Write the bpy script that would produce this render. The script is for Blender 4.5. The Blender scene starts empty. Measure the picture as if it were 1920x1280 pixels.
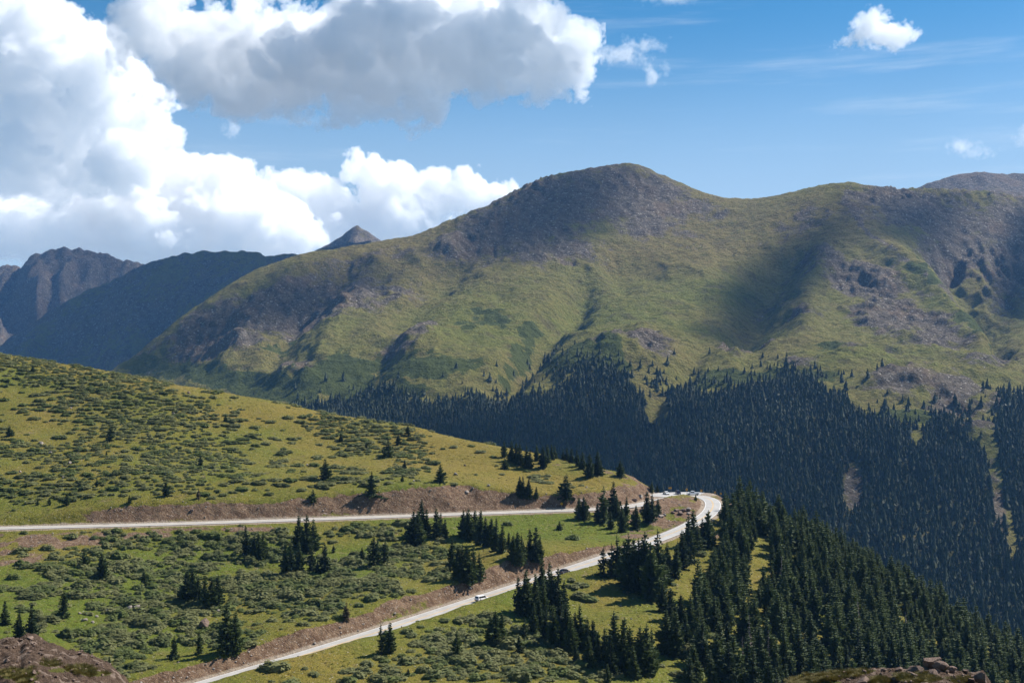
import bpy, bmesh, math, random
import numpy as np
from mathutils import Vector, Matrix

random.seed(7)
rng = np.random.default_rng(7)
sc = bpy.context.scene
COL = sc.collection
F, UC, VH = 2100.0, 960.0, 690.0          # focal length and horizon of the photograph in its own pixels
R = math.radians

def P(u, v, Y):
    return ((u-UC)/F*Y, Y, (VH-v)/F*Y)

# ------------------------------------------------------------------ tagging
def tag(o, label=None, cat=None, group=None, kind=None):
    if label: o['label'] = label
    if cat: o['category'] = cat
    if group: o['group'] = group
    if kind: o['kind'] = kind
    return o

def link(name, me, mats=(), parent=None):
    o = bpy.data.objects.new(name, me)
    COL.objects.link(o)
    for m in mats:
        if m.name not in [x.name for x in me.materials if x]: me.materials.append(m)
    if parent: o.parent = parent
    return o

def empty(name, loc=(0, 0, 0), rz=0, parent=None):
    o = bpy.data.objects.new(name, None)
    COL.objects.link(o)
    o.location = loc; o.rotation_euler = (0, 0, rz)
    o.empty_display_size = .2
    if parent: o.parent = parent
    return o

def mesh_np(name, verts, faces, smooth=True, attrs=None, midx=None):
    """numpy verts (n,3), faces (m,k) all of one size"""
    me = bpy.data.meshes.new(name)
    v = np.asarray(verts, dtype=np.float32); f = np.asarray(faces, dtype=np.int32)
    k = f.shape[1]
    me.vertices.add(len(v)); me.vertices.foreach_set('co', v.ravel())
    me.loops.add(f.size); me.loops.foreach_set('vertex_index', f.ravel())
    me.polygons.add(len(f))
    me.polygons.foreach_set('loop_start', np.arange(0, f.size, k, dtype=np.int32))
    me.polygons.foreach_set('loop_total', np.full(len(f), k, dtype=np.int32))
    me.polygons.foreach_set('use_smooth', np.full(len(f), bool(smooth)))
    if midx is not None: me.polygons.foreach_set('material_index', np.asarray(midx, dtype=np.int32))
    me.update(calc_edges=True)
    for n, a in (attrs or {}).items():
        at = me.attributes.new(n, 'FLOAT', 'POINT')
        at.data.foreach_set('value', np.asarray(a, dtype=np.float32).ravel())
    return me

def grid_faces(nr, nc):
    i = np.arange(nr*nc).reshape(nr, nc)
    return np.stack([i[:-1, :-1], i[:-1, 1:], i[1:, 1:], i[1:, :-1]], -1).reshape(-1, 4)

# ------------------------------------------------------------------ noise
def _hash(ix, iy, s):
    h = (ix.astype(np.int64)*374761393 + iy.astype(np.int64)*668265263 + s*974634777) & 0xffffffff
    h = ((h ^ (h >> 13))*1274126177) & 0xffffffff
    h = (h ^ (h >> 16)) & 0xffffffff
    return h
def gnoise(x, y, s=0):
    """gradient noise, about -1..1"""
    xi = np.floor(x); yi = np.floor(y); fx = x-xi; fy = y-yi
    def g(ox, oy):
        a = _hash(xi+ox, yi+oy, s)*(2*math.pi/4294967296.0)
        return np.cos(a)*(fx-ox)+np.sin(a)*(fy-oy)
    w = lambda t: t*t*t*(t*(t*6-15)+10)
    wx, wy = w(fx), w(fy)
    a = g(0, 0)*(1-wx)+g(1, 0)*wx; b = g(0, 1)*(1-wx)+g(1, 1)*wx
    return (a*(1-wy)+b*wy)*1.5
def fbm(x, y, sc_, oct=5, s=0, rough=.5):
    r = np.zeros_like(x); a = 1.; f = 1/sc_; t = 0
    for i in range(oct):
        r += a*gnoise(x*f+i*17.3, y*f-i*9.1, s+i); t += a; a *= rough; f *= 2.03
    return r/t
def ridged(x, y, sc_, oct=5, s=0, rough=.5):
    r = np.zeros_like(x); a = 1.; f = 1/sc_; t = 0; w = 1.
    for i in range(oct):
        n = 1-np.abs(gnoise(x*f+i*11.7, y*f+i*5.3, s+i)); n = n*n*w
        w = np.clip(n*1.6, 0, 1)
        r += a*n; t += a; a *= rough; f *= 2.07
    return r/t
def sstep(a, b, x):
    t = np.clip((x-a)/(b-a), 0, 1); return t*t*(3-2*t)
def blobs(u, v, L):
    """soft elliptical patches (u, v, ru, rv, degrees, weight): max of them"""
    m = np.zeros_like(u)
    for b in L:
        cu, cv, ru, rv = b[:4]; an = R(b[4]) if len(b) > 4 else 0; w = b[5] if len(b) > 5 else 1
        du, dv = u-cu, v-cv
        p = (du*math.cos(an)+dv*math.sin(an))/ru; q = (-du*math.sin(an)+dv*math.cos(an))/rv
        m = np.maximum(m, w*np.exp(-(p*p+q*q)**1.5*.7))
    return m

class TPS:
    def __init__(s, pts, reg=1e-6, scale=100.):
        p = np.asarray(pts, float); s.sc = scale
        s.xy = p[:, :2]/scale; z = p[:, 2]; n = len(p)
        K = s.phi(s.d2(s.xy, s.xy)); K += np.eye(n)*reg*n
        A = np.zeros((n+3, n+3)); A[:n, :n] = K
        A[:n, n] = 1; A[:n, n+1:] = s.xy; A[n, :n] = 1; A[n+1:, :n] = s.xy.T
        s.w = np.linalg.solve(A, np.r_[z, 0, 0, 0])
    @staticmethod
    def d2(a, b): return (a[:, None, 0]-b[None, :, 0])**2+(a[:, None, 1]-b[None, :, 1])**2
    @staticmethod
    def phi(d2): return .5*d2*np.log(d2+1e-12)
    def __call__(s, x, y):
        q = np.stack([x.ravel(), y.ravel()], -1)/s.sc; out = np.empty(len(q)); n = len(s.xy)
        for i in range(0, len(q), 20000):
            c = q[i:i+20000]
            out[i:i+20000] = s.phi(s.d2(c, s.xy))@s.w[:n]+s.w[n]+c@s.w[n+1:]
        return out.reshape(x.shape)

def catmull(pts, step):
    p = np.asarray(pts, float); out = []
    q = np.vstack([2*p[0]-p[1], p, 2*p[-1]-p[-2]])
    for i in range(1, len(q)-2):
        a, b, c, d = q[i-1:i+3]; n = max(2, int(np.linalg.norm(c-b)/step))
        for t in np.arange(n)/n:
            out.append(.5*((2*b)+(-a+c)*t+(2*a-5*b+4*c-d)*t*t+(-a+3*b-3*c+d)*t**3))
    out.append(p[-1]); return np.array(out)

# ------------------------------------------------------------------ materials
def new_mat(name):
    m = bpy.data.materials.new(name); m.use_nodes = True
    return m, m.node_tree, m.node_tree.nodes['Principled BSDF']
class NT:
    """tiny helper for shader node trees"""
    def __init__(s, t): s.t = t; s.N = t.nodes; s.L = t.links
    def set(s, sock, v):
        if isinstance(v, bpy.types.NodeSocket): s.L.new(v, sock)
        elif isinstance(v, tuple) and len(v) == 3 and sock.type == 'RGBA': sock.default_value = (*v, 1)
        else: sock.default_value = v
    def pos(s): return s.N.new('ShaderNodeNewGeometry').outputs['Position']
    def map(s, vec, scale):
        m = s.N.new('ShaderNodeMapping'); m.inputs['Scale'].default_value = scale; s.L.new(vec, m.inputs[0]); return m.outputs[0]
    def noise(s, vec, scale, detail=4, rough=.55, col=False):
        n = s.N.new('ShaderNodeTexNoise'); n.inputs['Scale'].default_value = scale
        n.inputs['Detail'].default_value = detail; n.inputs['Roughness'].default_value = rough
        if vec: s.L.new(vec, n.inputs['Vector'])
        return n.outputs['Color' if col else 0]
    def vor(s, vec, scale, out='Distance'):
        n = s.N.new('ShaderNodeTexVoronoi'); n.inputs['Scale'].default_value = scale
        if vec: s.L.new(vec, n.inputs['Vector'])
        return n.outputs[out]
    def math(s, op, a, b=0., clamp=False):
        n = s.N.new('ShaderNodeMath'); n.operation = op; n.use_clamp = clamp; s.set(n.inputs[0], a); s.set(n.inputs[1], b); return n.outputs[0]
    def ramp(s, x, a, b):
        n = s.N.new('ShaderNodeMapRange'); n.interpolation_type = 'SMOOTHSTEP'; s.set(n.inputs[0], x)
        n.inputs[1].default_value = a; n.inputs[2].default_value = b; return n.outputs[0]
    def mix(s, f, a, b):
        n = s.N.new('ShaderNodeMix'); n.data_type = 'RGBA'; s.set(n.inputs[0], f); s.set(n.inputs[6], a); s.set(n.inputs[7], b); return n.outputs[2]
    def mul(s, a, k):
        """colour times a grey factor"""
        n = s.N.new('ShaderNodeVectorMath'); n.operation = 'SCALE'; s.set(n.inputs[0], a)
        s.set(n.inputs[3], k); return n.outputs[0]
    def attr(s, name, vec=False):
        n = s.N.new('ShaderNodeAttribute'); n.attribute_name = name; return n.outputs['Color' if vec else 'Fac']
    def rnd(s): return s.N.new('ShaderNodeObjectInfo').outputs['Random']
    def bump(s, h, strength, dist):
        n = s.N.new('ShaderNodeBump'); n.inputs['Strength'].default_value = strength; n.inputs['Distance'].default_value = dist
        s.L.new(h, n.inputs['Height']); return n.outputs[0]
def finish(b, rough=.9, spec=.15):
    b.inputs['Roughness'].default_value = rough; b.inputs['Specular IOR Level'].default_value = spec
def plain(name, col, rough=.6, spec=.4, metal=0., var=.12, scale=3.):
    """painted / plastic / metal surface with slight mottling"""
    m, t, b = new_mat(name); n = NT(t)
    f = n.noise(n.N.new('ShaderNodeTexCoord').outputs['Object'], scale, 4)
    n.L.new(n.mul(col, n.math('ADD', 1-var*.5, n.math('MULTIPLY', f, var))), b.inputs['Base Color'])
    finish(b, rough, spec); b.inputs['Metallic'].default_value = metal
    return m
# ------------------------------------------------------------------ light, sky, camera
SUN_EL, SUN_AZ = 47., 62.                 # degrees; azimuth clockwise from the view direction
sun_dir = Vector((math.sin(R(SUN_AZ))*math.cos(R(SUN_EL)), math.cos(R(SUN_AZ))*math.cos(R(SUN_EL)), math.sin(R(SUN_EL))))
w = bpy.data.worlds.new("World"); sc.world = w; w.use_nodes = True
n = NT(w.node_tree)
sky = n.N.new('ShaderNodeTexSky'); sky.sky_type = 'NISHITA'; sky.sun_disc = False
sky.sun_elevation = R(SUN_EL); sky.sun_rotation = R(SUN_AZ); sky.altitude = 3000; sky.air_density = 1.0; sky.dust_density = 1.; sky.ozone_density = 2.2
# thin cirrus streaks of the sky itself
tc = n.N.new('ShaderNodeTexCoord').outputs['Generated']
st = n.noise(n.map(tc, (2.2, 2.2, 26.)), 2.1, 7, .62)
st = n.math('MULTIPLY', n.ramp(st, .5, .85), .3)
hs = n.N.new('ShaderNodeHueSaturation'); hs.inputs['Saturation'].default_value = 1.3; hs.inputs['Hue'].default_value = .486; n.L.new(sky.outputs[0], hs.inputs['Color'])
sp = n.N.new('ShaderNodeSeparateXYZ'); n.L.new(tc, sp.inputs[0])
low = n.math('MULTIPLY', n.ramp(sp.outputs[2], .31, .1), .8)      # paler air low over the ridges
lp = n.mix(low, hs.outputs[0], (4.1, 5.3, 6.5))
lp = n.mix(st, lp, (7., 7.7, 8.4))
bg = w.node_tree.nodes['Background']; bg.inputs[1].default_value = .072
n.L.new(lp, bg.inputs[0])

l = bpy.data.lights.new('sun', 'SUN'); l.energy = 5.; l.angle = R(.53); l.color = (1., .945, .87)
lo = bpy.data.objects.new('sun', l); COL.objects.link(lo)
lo.rotation_euler = sun_dir.to_track_quat('Z', 'Y').to_euler(); lo.location = (400, 200, 900)

cam = bpy.data.cameras.new('camera'); cam.lens = 36*F/1920; cam.shift_y = (VH-640)/1920; cam.clip_end = 60000; cam.clip_start = .5
co = bpy.data.objects.new('camera', cam); COL.objects.link(co); co.rotation_euler = (R(90), 0, 0); sc.camera = co
sc.view_settings.view_transform = 'Standard'; sc.view_settings.look = 'None'; sc.view_settings.gamma = 1; sc.view_settings.exposure = .86
sc.cycles.use_denoising = True
sc.cycles.volume_bounces = 28; sc.cycles.max_bounces = 28; sc.cycles.diffuse_bounces = 3; sc.cycles.glossy_bounces = 2
sc.cycles.transmission_bounces = 4; sc.cycles.transparent_max_bounces = 96
sc.cycles.sample_clamp_indirect = 4.
# ------------------------------------------------------------------ the near hillside with the road
def RZ(u, v, z):                          # a point at height z seen at (u, v)
    return P(u, v, -z*F/(v-VH))
road_ctrl = [RZ(-330, 999, -60.5), RZ(-150, 994.5, -60.6), RZ(0, 990, -60.8), RZ(300, 982.5, -61), RZ(560, 974, -61.1), RZ(800, 965.5, -61.3), RZ(1000, 958.5, -61.6),
    RZ(1110, 954.5, -61.8), RZ(1180, 949, -61.9), RZ(1232, 939, -62.), RZ(1272, 930.5, -62.1), RZ(1306, 929.5, -62.4), RZ(1330, 936, -62.8), RZ(1337, 947, -63.3),
    RZ(1328, 963, -64), RZ(1300, 981, -65), RZ(1255, 1001.5, -66.6), RZ(1150, 1040, -70), RZ(1060, 1070, -72.5), RZ(900, 1122.5, -76.3), RZ(650, 1203, -80.3), RZ(400, 1278, -83.5), RZ(130, 1352, -86), RZ(-200, 1430, -88)]
ROAD = catmull(road_ctrl, 1.5)
PAD = np.array([RZ(1236, 931, -62), RZ(1250, 926, -62), RZ(1266, 925, -62.1), RZ(1284, 924.5, -62.2), RZ(1300, 924.5, -62.3), RZ(1316, 925.5, -62.4)])
ROADW = 3.7
nat = [P(*q) for q in [
    # skyline of the left hill and the ground behind it
    (-500, 570, 730), (-250, 615, 715), (0, 662, 700), (110, 680, 695), (210, 697, 690), (300, 714, 678), (400, 732, 665), (480, 747, 652), (560, 763, 640), (680, 785, 626), (800, 807, 612), (870, 823, 600), (940, 839, 590), (1010, 854, 576), (1080, 869, 562), (1130, 879, 552), (1165, 887, 545), (1195, 899, 537), (1214, 914, 529),
    # upper hill
    (-400, 800, 520), (-400, 900, 450), (0, 730, 620), (0, 800, 555), (0, 900, 472), (0, 962, 438), (140, 954, 442), (270, 934, 450), (350, 948, 448), (480, 930, 461), (600, 942, 460), (690, 930, 468), (760, 924, 472), (850, 926, 476), (940, 931, 480), (1060, 933, 490), (1130, 930, 496), (1180, 926, 504),
    (200, 850, 515), (300, 790, 570), (400, 850, 530), (560, 860, 535), (560, 805, 588), (760, 870, 530), (760, 835, 570), (940, 885, 532), (1060, 900, 525), (1150, 905, 522),
    # between the roads
    (-400, 1010, 412), (-400, 1120, 350), (0, 1000, 420), (0, 1100, 362), (0, 1200, 315), (0, 1290, 280), (200, 1000, 424), (200, 1100, 370), (200, 1200, 322), (330, 1262, 295), (400, 1010, 428), (400, 1100, 380), (400, 1190, 330), (500, 1188, 324), (560, 1172, 332), (620, 1150, 344),
    (600, 1010, 432), (600, 1090, 383), (700, 1060, 405), (760, 1110, 362), (830, 1096, 371), (800, 1010, 440), (800, 1060, 405), (900, 1066, 388), (900, 1000, 450), (950, 1060, 386), (1000, 1020, 420), (1040, 1042, 405), (1120, 1012, 432), (1000, 980, 455), (1100, 980, 466), (1180, 980, 472), (1250, 965, 490), (1290, 960, 494),
    # below the lower road
    (500, 1290, 285), (700, 1242, 306), (850, 1225, 316), (950, 1180, 342), (950, 1280, 292), (1060, 1120, 375), (1150, 1120, 378), (1120, 1200, 334), (1100, 1290, 292), (1220, 1070, 406), (1200, 1160, 356), (1300, 1080, 408), (1300, 1200, 344), (1300, 1290, 308), (1290, 1020, 440), (1400, 1030, 445), (1380, 980, 478), (1372, 952, 506),
    (1400, 966, 503), (1450, 986, 497), (1500, 1012, 490), (1600, 1068, 475), (1700, 1126, 460), (1800, 1186, 445), (1920, 1258, 430), (2150, 1400, 400), (2400, 1560, 370),
    (1450, 1100, 415), (1450, 1290, 325), (1600, 1200, 385), (1700, 1290, 355), (1850, 1300, 392), (2100, 1480, 350), (1600, 1400, 300)]]
nat += [(-900/2100*820-60, 820, -12), (-170, 760, -55), (-150, 830, -95), (-30, 700, -90), (0, 800, -170), (60, 620, -105), (80, 720, -185), (95, 590, -95), (150, 560, -100), (140, 640, -165), (190, 560, -150), (230, 540, -160), (280, 530, -190), (330, 600, -240), (200, 760, -260), (-400, 960, -120), (0, 960, -290), (200, 960, -330), (420, 960, -360), (420, 700, -300),
    (-120, 240, -87), (0, 240, -87), (120, 250, -93), (260, 270, -112), (0, 195, -74), (-120, 195, -72), (160, 195, -76), (300, 195, -90), (0, 140, -53), (-100, 140, -52), (120, 140, -53), (0, 90, -33.), (-70, 90, -33.), (80, 90, -34.), (0, 55, -19.5), (-60, 55, -19.5), (60, 55, -20), (0, 20, -8), (-40, 20, -8), (40, 20, -8), (0, 0, -1.75), (-40, 0, -2), (40, 0, -2), (0, -40, -1), (60, -40, -2), (-60, -40, -1), (-300, 100, -30), (320, 100, -60), (-300, -40, 0), (320, -40, -20)]
tpsN = TPS(nat, 1e-5)
ys = np.r_[np.arange(-40, 180, 3.), np.arange(180, 760, 1.35), np.arange(760, 965, 4.)]
xs = np.r_[np.arange(-600, -330, 5.), np.arange(-330, 300, 1.35), np.arange(300, 620, 5.)]
X, Yg = np.meshgrid(xs, ys)
Z = tpsN(X, Yg)
Z += fbm(X, Yg, 38, 4, 3)*1.5*sstep(120, 300, Yg)+fbm(X, Yg, 9, 3, 9)*.35
Znat = Z.copy()
U0 = UC+X/np.maximum(Yg, 1)*F; V0 = VH-Z/np.maximum(Yg, 1)*F
# cut and fill along the road
lo_ = np.full(Z.shape, -1e9); hi_ = np.full(Z.shape, 1e9); dmin = np.full(Z.shape, 1e9); frontm = np.zeros(Z.shape, bool)
cutn = 1.1+.35*fbm(X, Yg, 14, 3, 21)+.55*fbm(X, Yg, 45, 2, 22)
def roadcut(p, hw, valley=False):
    global lo_
    i0, i1 = np.searchsorted(ys, [p[1]-42, p[1]+42]); j0, j1 = np.searchsorted(xs, [p[0]-42, p[0]+42])
    s_ = (slice(i0, i1), slice(j0, j1))
    d = np.hypot(X[s_]-p[0], Yg[s_]-p[1]); e = np.maximum(0, d-hw)
    lo_[s_] = np.maximum(lo_[s_], p[2]-.1-.62*e); hi_[s_] = np.minimum(hi_[s_], p[2]-.1+cutn[s_]*e)
    if valley: frontm[s_] |= (Yg[s_] < p[1]) & (np.abs(X[s_]-p[0]) < 2.2) & (e > 1.5)
    if valley: hi_[s_] = np.where((Yg[s_] < p[1]) & (np.abs(X[s_]-p[0]) < 2.2), np.minimum(hi_[s_], p[2]-.15-.2*np.minimum(e, 40)), hi_[s_])
    dmin[s_] = np.minimum(dmin[s_], d-hw+4.9)
_half = int(np.argmax(ROAD[:, 0]))
for i_, p in enumerate(ROAD): roadcut(p, 4.9, i_ < _half and p[0] < 56)
for p in catmull(PAD, 3.): roadcut(p, 7.)
mid = lo_ > hi_
Zc = np.clip(Z, lo_, hi_); Zc[mid] = (.5*(lo_+hi_))[mid]
vegc = blobs(U0, V0, [(40, 970, 110, 30, 0, 1.2), (340, 962, 30, 14, 0, .5), (640, 950, 50, 16, 0, .6), (560, 965, 30, 8, 0, .6), (760, 1132, 60, 12, -18, .6), (600, 1205, 60, 14, -18, .7)])
cut = sstep(.25, 1.1, Znat-Zc)*(1-.93*frontm)*(1-np.clip(vegc+.35*fbm(X, Yg, 9, 3, 15)*(vegc > .15), 0, 1)); fill = sstep(.3, 1.2, Zc-Znat)
Z = Zc
rill = ridged(X*.6+Yg*.15, Yg*.6, 5, 3, 5)
Z -= cut*((rill-.5)*1.5+(ridged(X, Yg, 3.2, 3, 6)-.5)*.5)*sstep(5., 7., dmin)
gravel = 1-sstep(4.7, 6.2, dmin)
U = UC+X/np.maximum(Yg, 1)*F; V = VH-Z/np.maximum(Yg, 1)*F
dirt = np.maximum(cut*sstep(4.6, 5.6, dmin), .62*fill*sstep(-.25, .35, fbm(X, Yg, 12, 4, 31)+.2))
dirt = np.maximum(dirt, blobs(U, V, [(1190, 905, 30, 22, 35, .9), (1150, 893, 40, 10, 20, .6), (1030, 872, 60, 8, 8, .55), (60, 1014, 130, 14, 0, 1.3), (20, 1040, 70, 24, 0, .9), (560, 1060, 45, 10, 0, .5), (470, 1048, 40, 12, 0, .6), (640, 1180, 60, 14, -10, .5), (1258, 958, 80, 26, -8, 1.6), (1195, 1000, 40, 14, -20, .8), (200, 1003, 160, 7, 0, 1.1), (420, 992, 160, 5, 0, .9), (1340, 990, 26, 26, 0, .9),  (300, 738, 60, 5, 12, .3), (520, 765, 70, 6, 13, .35), (20, 885, 30, 8, 0, .6)])*sstep(-.3, .25, fbm(X, Yg, 10, 4, 77)))
def near_z(x, y):
    i = np.clip(np.searchsorted(ys, y)-1, 0, len(ys)-2); j = np.clip(np.searchsorted(xs, x)-1, 0, len(xs)-2)
    fy = (y-ys[i])/(ys[i+1]-ys[i]); fx = (x-xs[j])/(xs[j+1]-xs[j])
    return (Z[i, j]*(1-fx)+Z[i, j+1]*fx)*(1-fy)+(Z[i+1, j]*(1-fx)+Z[i+1, j+1]*fx)*fy
def near_attr(A, x, y):
    i = np.clip(np.searchsorted(ys, y)-1, 0, len(ys)-2); j = np.clip(np.searchsorted(xs, x)-1, 0, len(xs)-2)
    return A[i, j]
_yy = np.arange(200., 800., .5)
def hit(u, v):
    """where the near hillside is seen at (u, v)"""
    x = (u-UC)/F*_yy; z = near_z(x, _yy); vv = VH-z/_yy*F
    k = np.nonzero(vv <= v)[0]
    i = int(k[0]) if len(k) else int(np.argmin(vv[:-100]))
    return Vector((x[i], _yy[i], z[i]))
# greenness of the turf: yellower on the dry upper hill, greener in the damp hollows
green = np.clip(.5+.9*fbm(X, Yg, 55, 4, 41)+.55*blobs(U, V, [(80, 1120, 260, 60), (300, 1200, 200, 40), (1000, 990, 200, 22), (640, 1060, 120, 40), (260, 1250, 160, 40), (400, 1040, 200, 40), (1150, 1000, 60, 15)])-.42*blobs(U, V, [(600, 790, 330, 50, 14), (950, 880, 200, 40, 12), (300, 730, 260, 22, 13), (1150, 1110, 60, 40), (100, 780, 120, 25)]), 0, 1)
sh_density = blobs(U, V, [(60, 690, 110, 22, 12), (220, 745, 240, 42, 14), (250, 800, 190, 34, 10), (90, 850, 110, 26), (330, 860, 150, 30, 0, .9), (250, 905, 260, 30), (50, 915, 120, 30), (620, 800, 75, 22, 10), (720, 815, 90, 20, 10), (745, 850, 60, 18, 0, .9), (660, 845, 45, 14), (750, 884, 34, 10), (650, 885, 35, 10, 0, .8), (640, 905, 100, 12, 0, .8), (1008, 897, 16, 5),
    (700, 995, 55, 15), (640, 1000, 40, 14), (330, 1012, 230, 26), (420, 1040, 160, 24), (100, 1050, 130, 26), (240, 1075, 200, 26), (100, 1110, 120, 20, 0, .8), (300, 1130, 190, 34), (460, 1110, 120, 40), (560, 1105, 110, 32, 0, .9), (660, 1095, 90, 24, 0, .9), (240, 1190, 170, 30, 0, .9), (380, 1190, 130, 28, 0, .8), (560, 1150, 80, 20), (650, 1060, 70, 18, 0, .8), (780, 1040, 60, 22), (690, 1045, 60, 14), (720, 1120, 60, 20), (760, 1080, 70, 14),
    (860, 1205, 120, 34), (780, 1240, 90, 24, 0, .8), (930, 1245, 150, 34), (1030, 1255, 110, 24), (1000, 1195, 60, 24), (900, 1165, 70, 16, 0, .8), (1075, 1100, 22, 10), (690, 1270, 80, 14, 0, .9), (560, 1268, 60, 12, 0, .6), (1320, 1035, 20, 12, 0, .7), (200, 1240, 130, 30, 0, .6)])

def near_material():
    m, t, b = new_mat('hillside_turf'); n = NT(t); p = n.pos()
    big = n.noise(p, .05, 5, .6); midn = n.noise(p, .35, 5, .62); fine = n.noise(p, 2.2, 4, .65)
    g = n.math('ADD', n.attr('green'), n.math('MULTIPLY', n.math('SUBTRACT', midn, .5), .9), True)
    turf = n.mix(g, (.158, .12, .025), (.082, .105, .014))
    turf = n.mix(n.math('MULTIPLY', n.ramp(n.noise(p, .12, 6, .7), .55, .75), .6), turf, (.15, .112, .05))
    tus = n.noise(p, .8, 6, .75)
    turf = n.mix(n.math('MULTIPLY', n.ramp(tus, .52, .66), .75), turf, (.05, .058, .012))
    turf = n.mix(n.math('MULTIPLY', n.ramp(n.noise(p, .55, 7, .78), .54, .68), .7), turf, (.19, .15, .052))
    turf = n.mul(turf, n.math('ADD', .2, n.math('MULTIPLY', fine, 1.65)))
    turf = n.mix(n.math('MULTIPLY', n.ramp(n.noise(p, .16, 7, .75), .6, .68), .8), turf, (.17, .125, .075))
    turf = n.mix(n.ramp(n.noise(p, 1.3, 3, .6), .66, .69), turf, (.3, .27, .22))
    soil = n.mix(n.ramp(n.noise(p, .5, 6, .7), .35, .68), (.098, .058, .035), (.185, .125, .08))
    peb = n.vor(p, 1.4)
    soil = n.mix(n.ramp(n.noise(p, 1.6, 3, .6), .6, .66), soil, (.29, .235, .185))
    soil = n.mul(soil, n.math('ADD', .3, n.math('MULTIPLY', fine, 1.4)))
    d = n.math('ADD', n.attr('dirt'), n.math('MULTIPLY', n.math('SUBTRACT', n.noise(p, .45, 6, .7), .5), .8))
    d = n.ramp(d, .38, .6)
    col = n.mix(d, turf, soil)
    grv = n.mul((.26, .21, .16), n.math('ADD', .65, n.math('MULTIPLY', fine, .7)))
    gm = n.ramp(n.math('ADD', n.attr('gravel'), n.math('MULTIPLY', n.math('SUBTRACT', midn, .5), .5)), .35, .75)
    col = n.mix(gm, col, grv)
    n.L.new(col, b.inputs['Base Color']); finish(b, .95, .08)
    h = n.math('ADD', n.math('MULTIPLY', midn, 1.), n.math('MULTIPLY', fine, .35))
    n.L.new(n.bump(h, 1., 1.1), b.inputs['Normal'])
    return m
me = mesh_np('hillside', np.stack([X, Yg, Z], -1).reshape(-1, 3), grid_faces(*X.shape), True, {'dirt': dirt, 'gravel': gravel, 'green': green})
hillside = tag(link('hillside', me, [near_material()]), kind='structure', label='green and ochre alpine hillside carrying the hairpin road')

# road ribbon and painted lines
def ribbon(name, pts, offs, half, dz, mat, parent=None):
    t = np.gradient(pts, axis=0); t[:, 2] = 0; t /= np.linalg.norm(t, axis=1)[:, None]
    nrm = np.stack([-t[:, 1], t[:, 0], 0*t[:, 0]], -1)
    cols = [offs-half, offs, offs+half] if half > 1 else [offs-half, offs+half]
    v = np.stack([pts+nrm*o+np.array([0, 0, dz+(.06 if half > 1 and o == offs else 0)]) for o in cols], 1)
    me = mesh_np(name, v.reshape(-1, 3), grid_faces(len(pts), len(cols)), False)
    return link(name, me, [mat], parent)
m, t, b = new_mat('weathered_asphalt'); n = NT(t); p = n.pos()
a = n.mix(n.ramp(n.noise(p, .25, 5, .65), .35, .7), (.33, .315, .295), (.4, .385, .36))
a = n.mix(n.math('MULTIPLY', n.ramp(n.vor(p, .12, 'Distance'), .02, .0), .4), a, (.1, .1, .1))
a = n.mul(a, n.math('ADD', .75, n.math('MULTIPLY', n.noise(p, 3., 3, .6), .5)))
n.L.new(a, b.inputs['Base Color']); finish(b, .6, .35)
road = tag(ribbon('road', ROAD, 0, ROADW, .04, m), kind='structure', label='pale two-lane mountain road bending through a hairpin')
m_white = plain('road_paint_white', (.72, .71, .68), .6, .3); m_yel = plain('road_paint_yellow', (.62, .36, .05), .6, .3)
for o in (-3.35, 3.35): tag(ribbon('edge_line', ROAD, o, .09, .075, m_white, road), kind='structure')
for o in (-.16, .16): tag(ribbon('centre_line', ROAD, o, .07, .115, m_yel, road), kind='structure')
# pull-out on the outside of the bend
padp = catmull(PAD, 2.)
pull = tag(ribbon('gravel_pullout', padp, 0, 6.2, .0, m), kind='structure')
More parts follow.
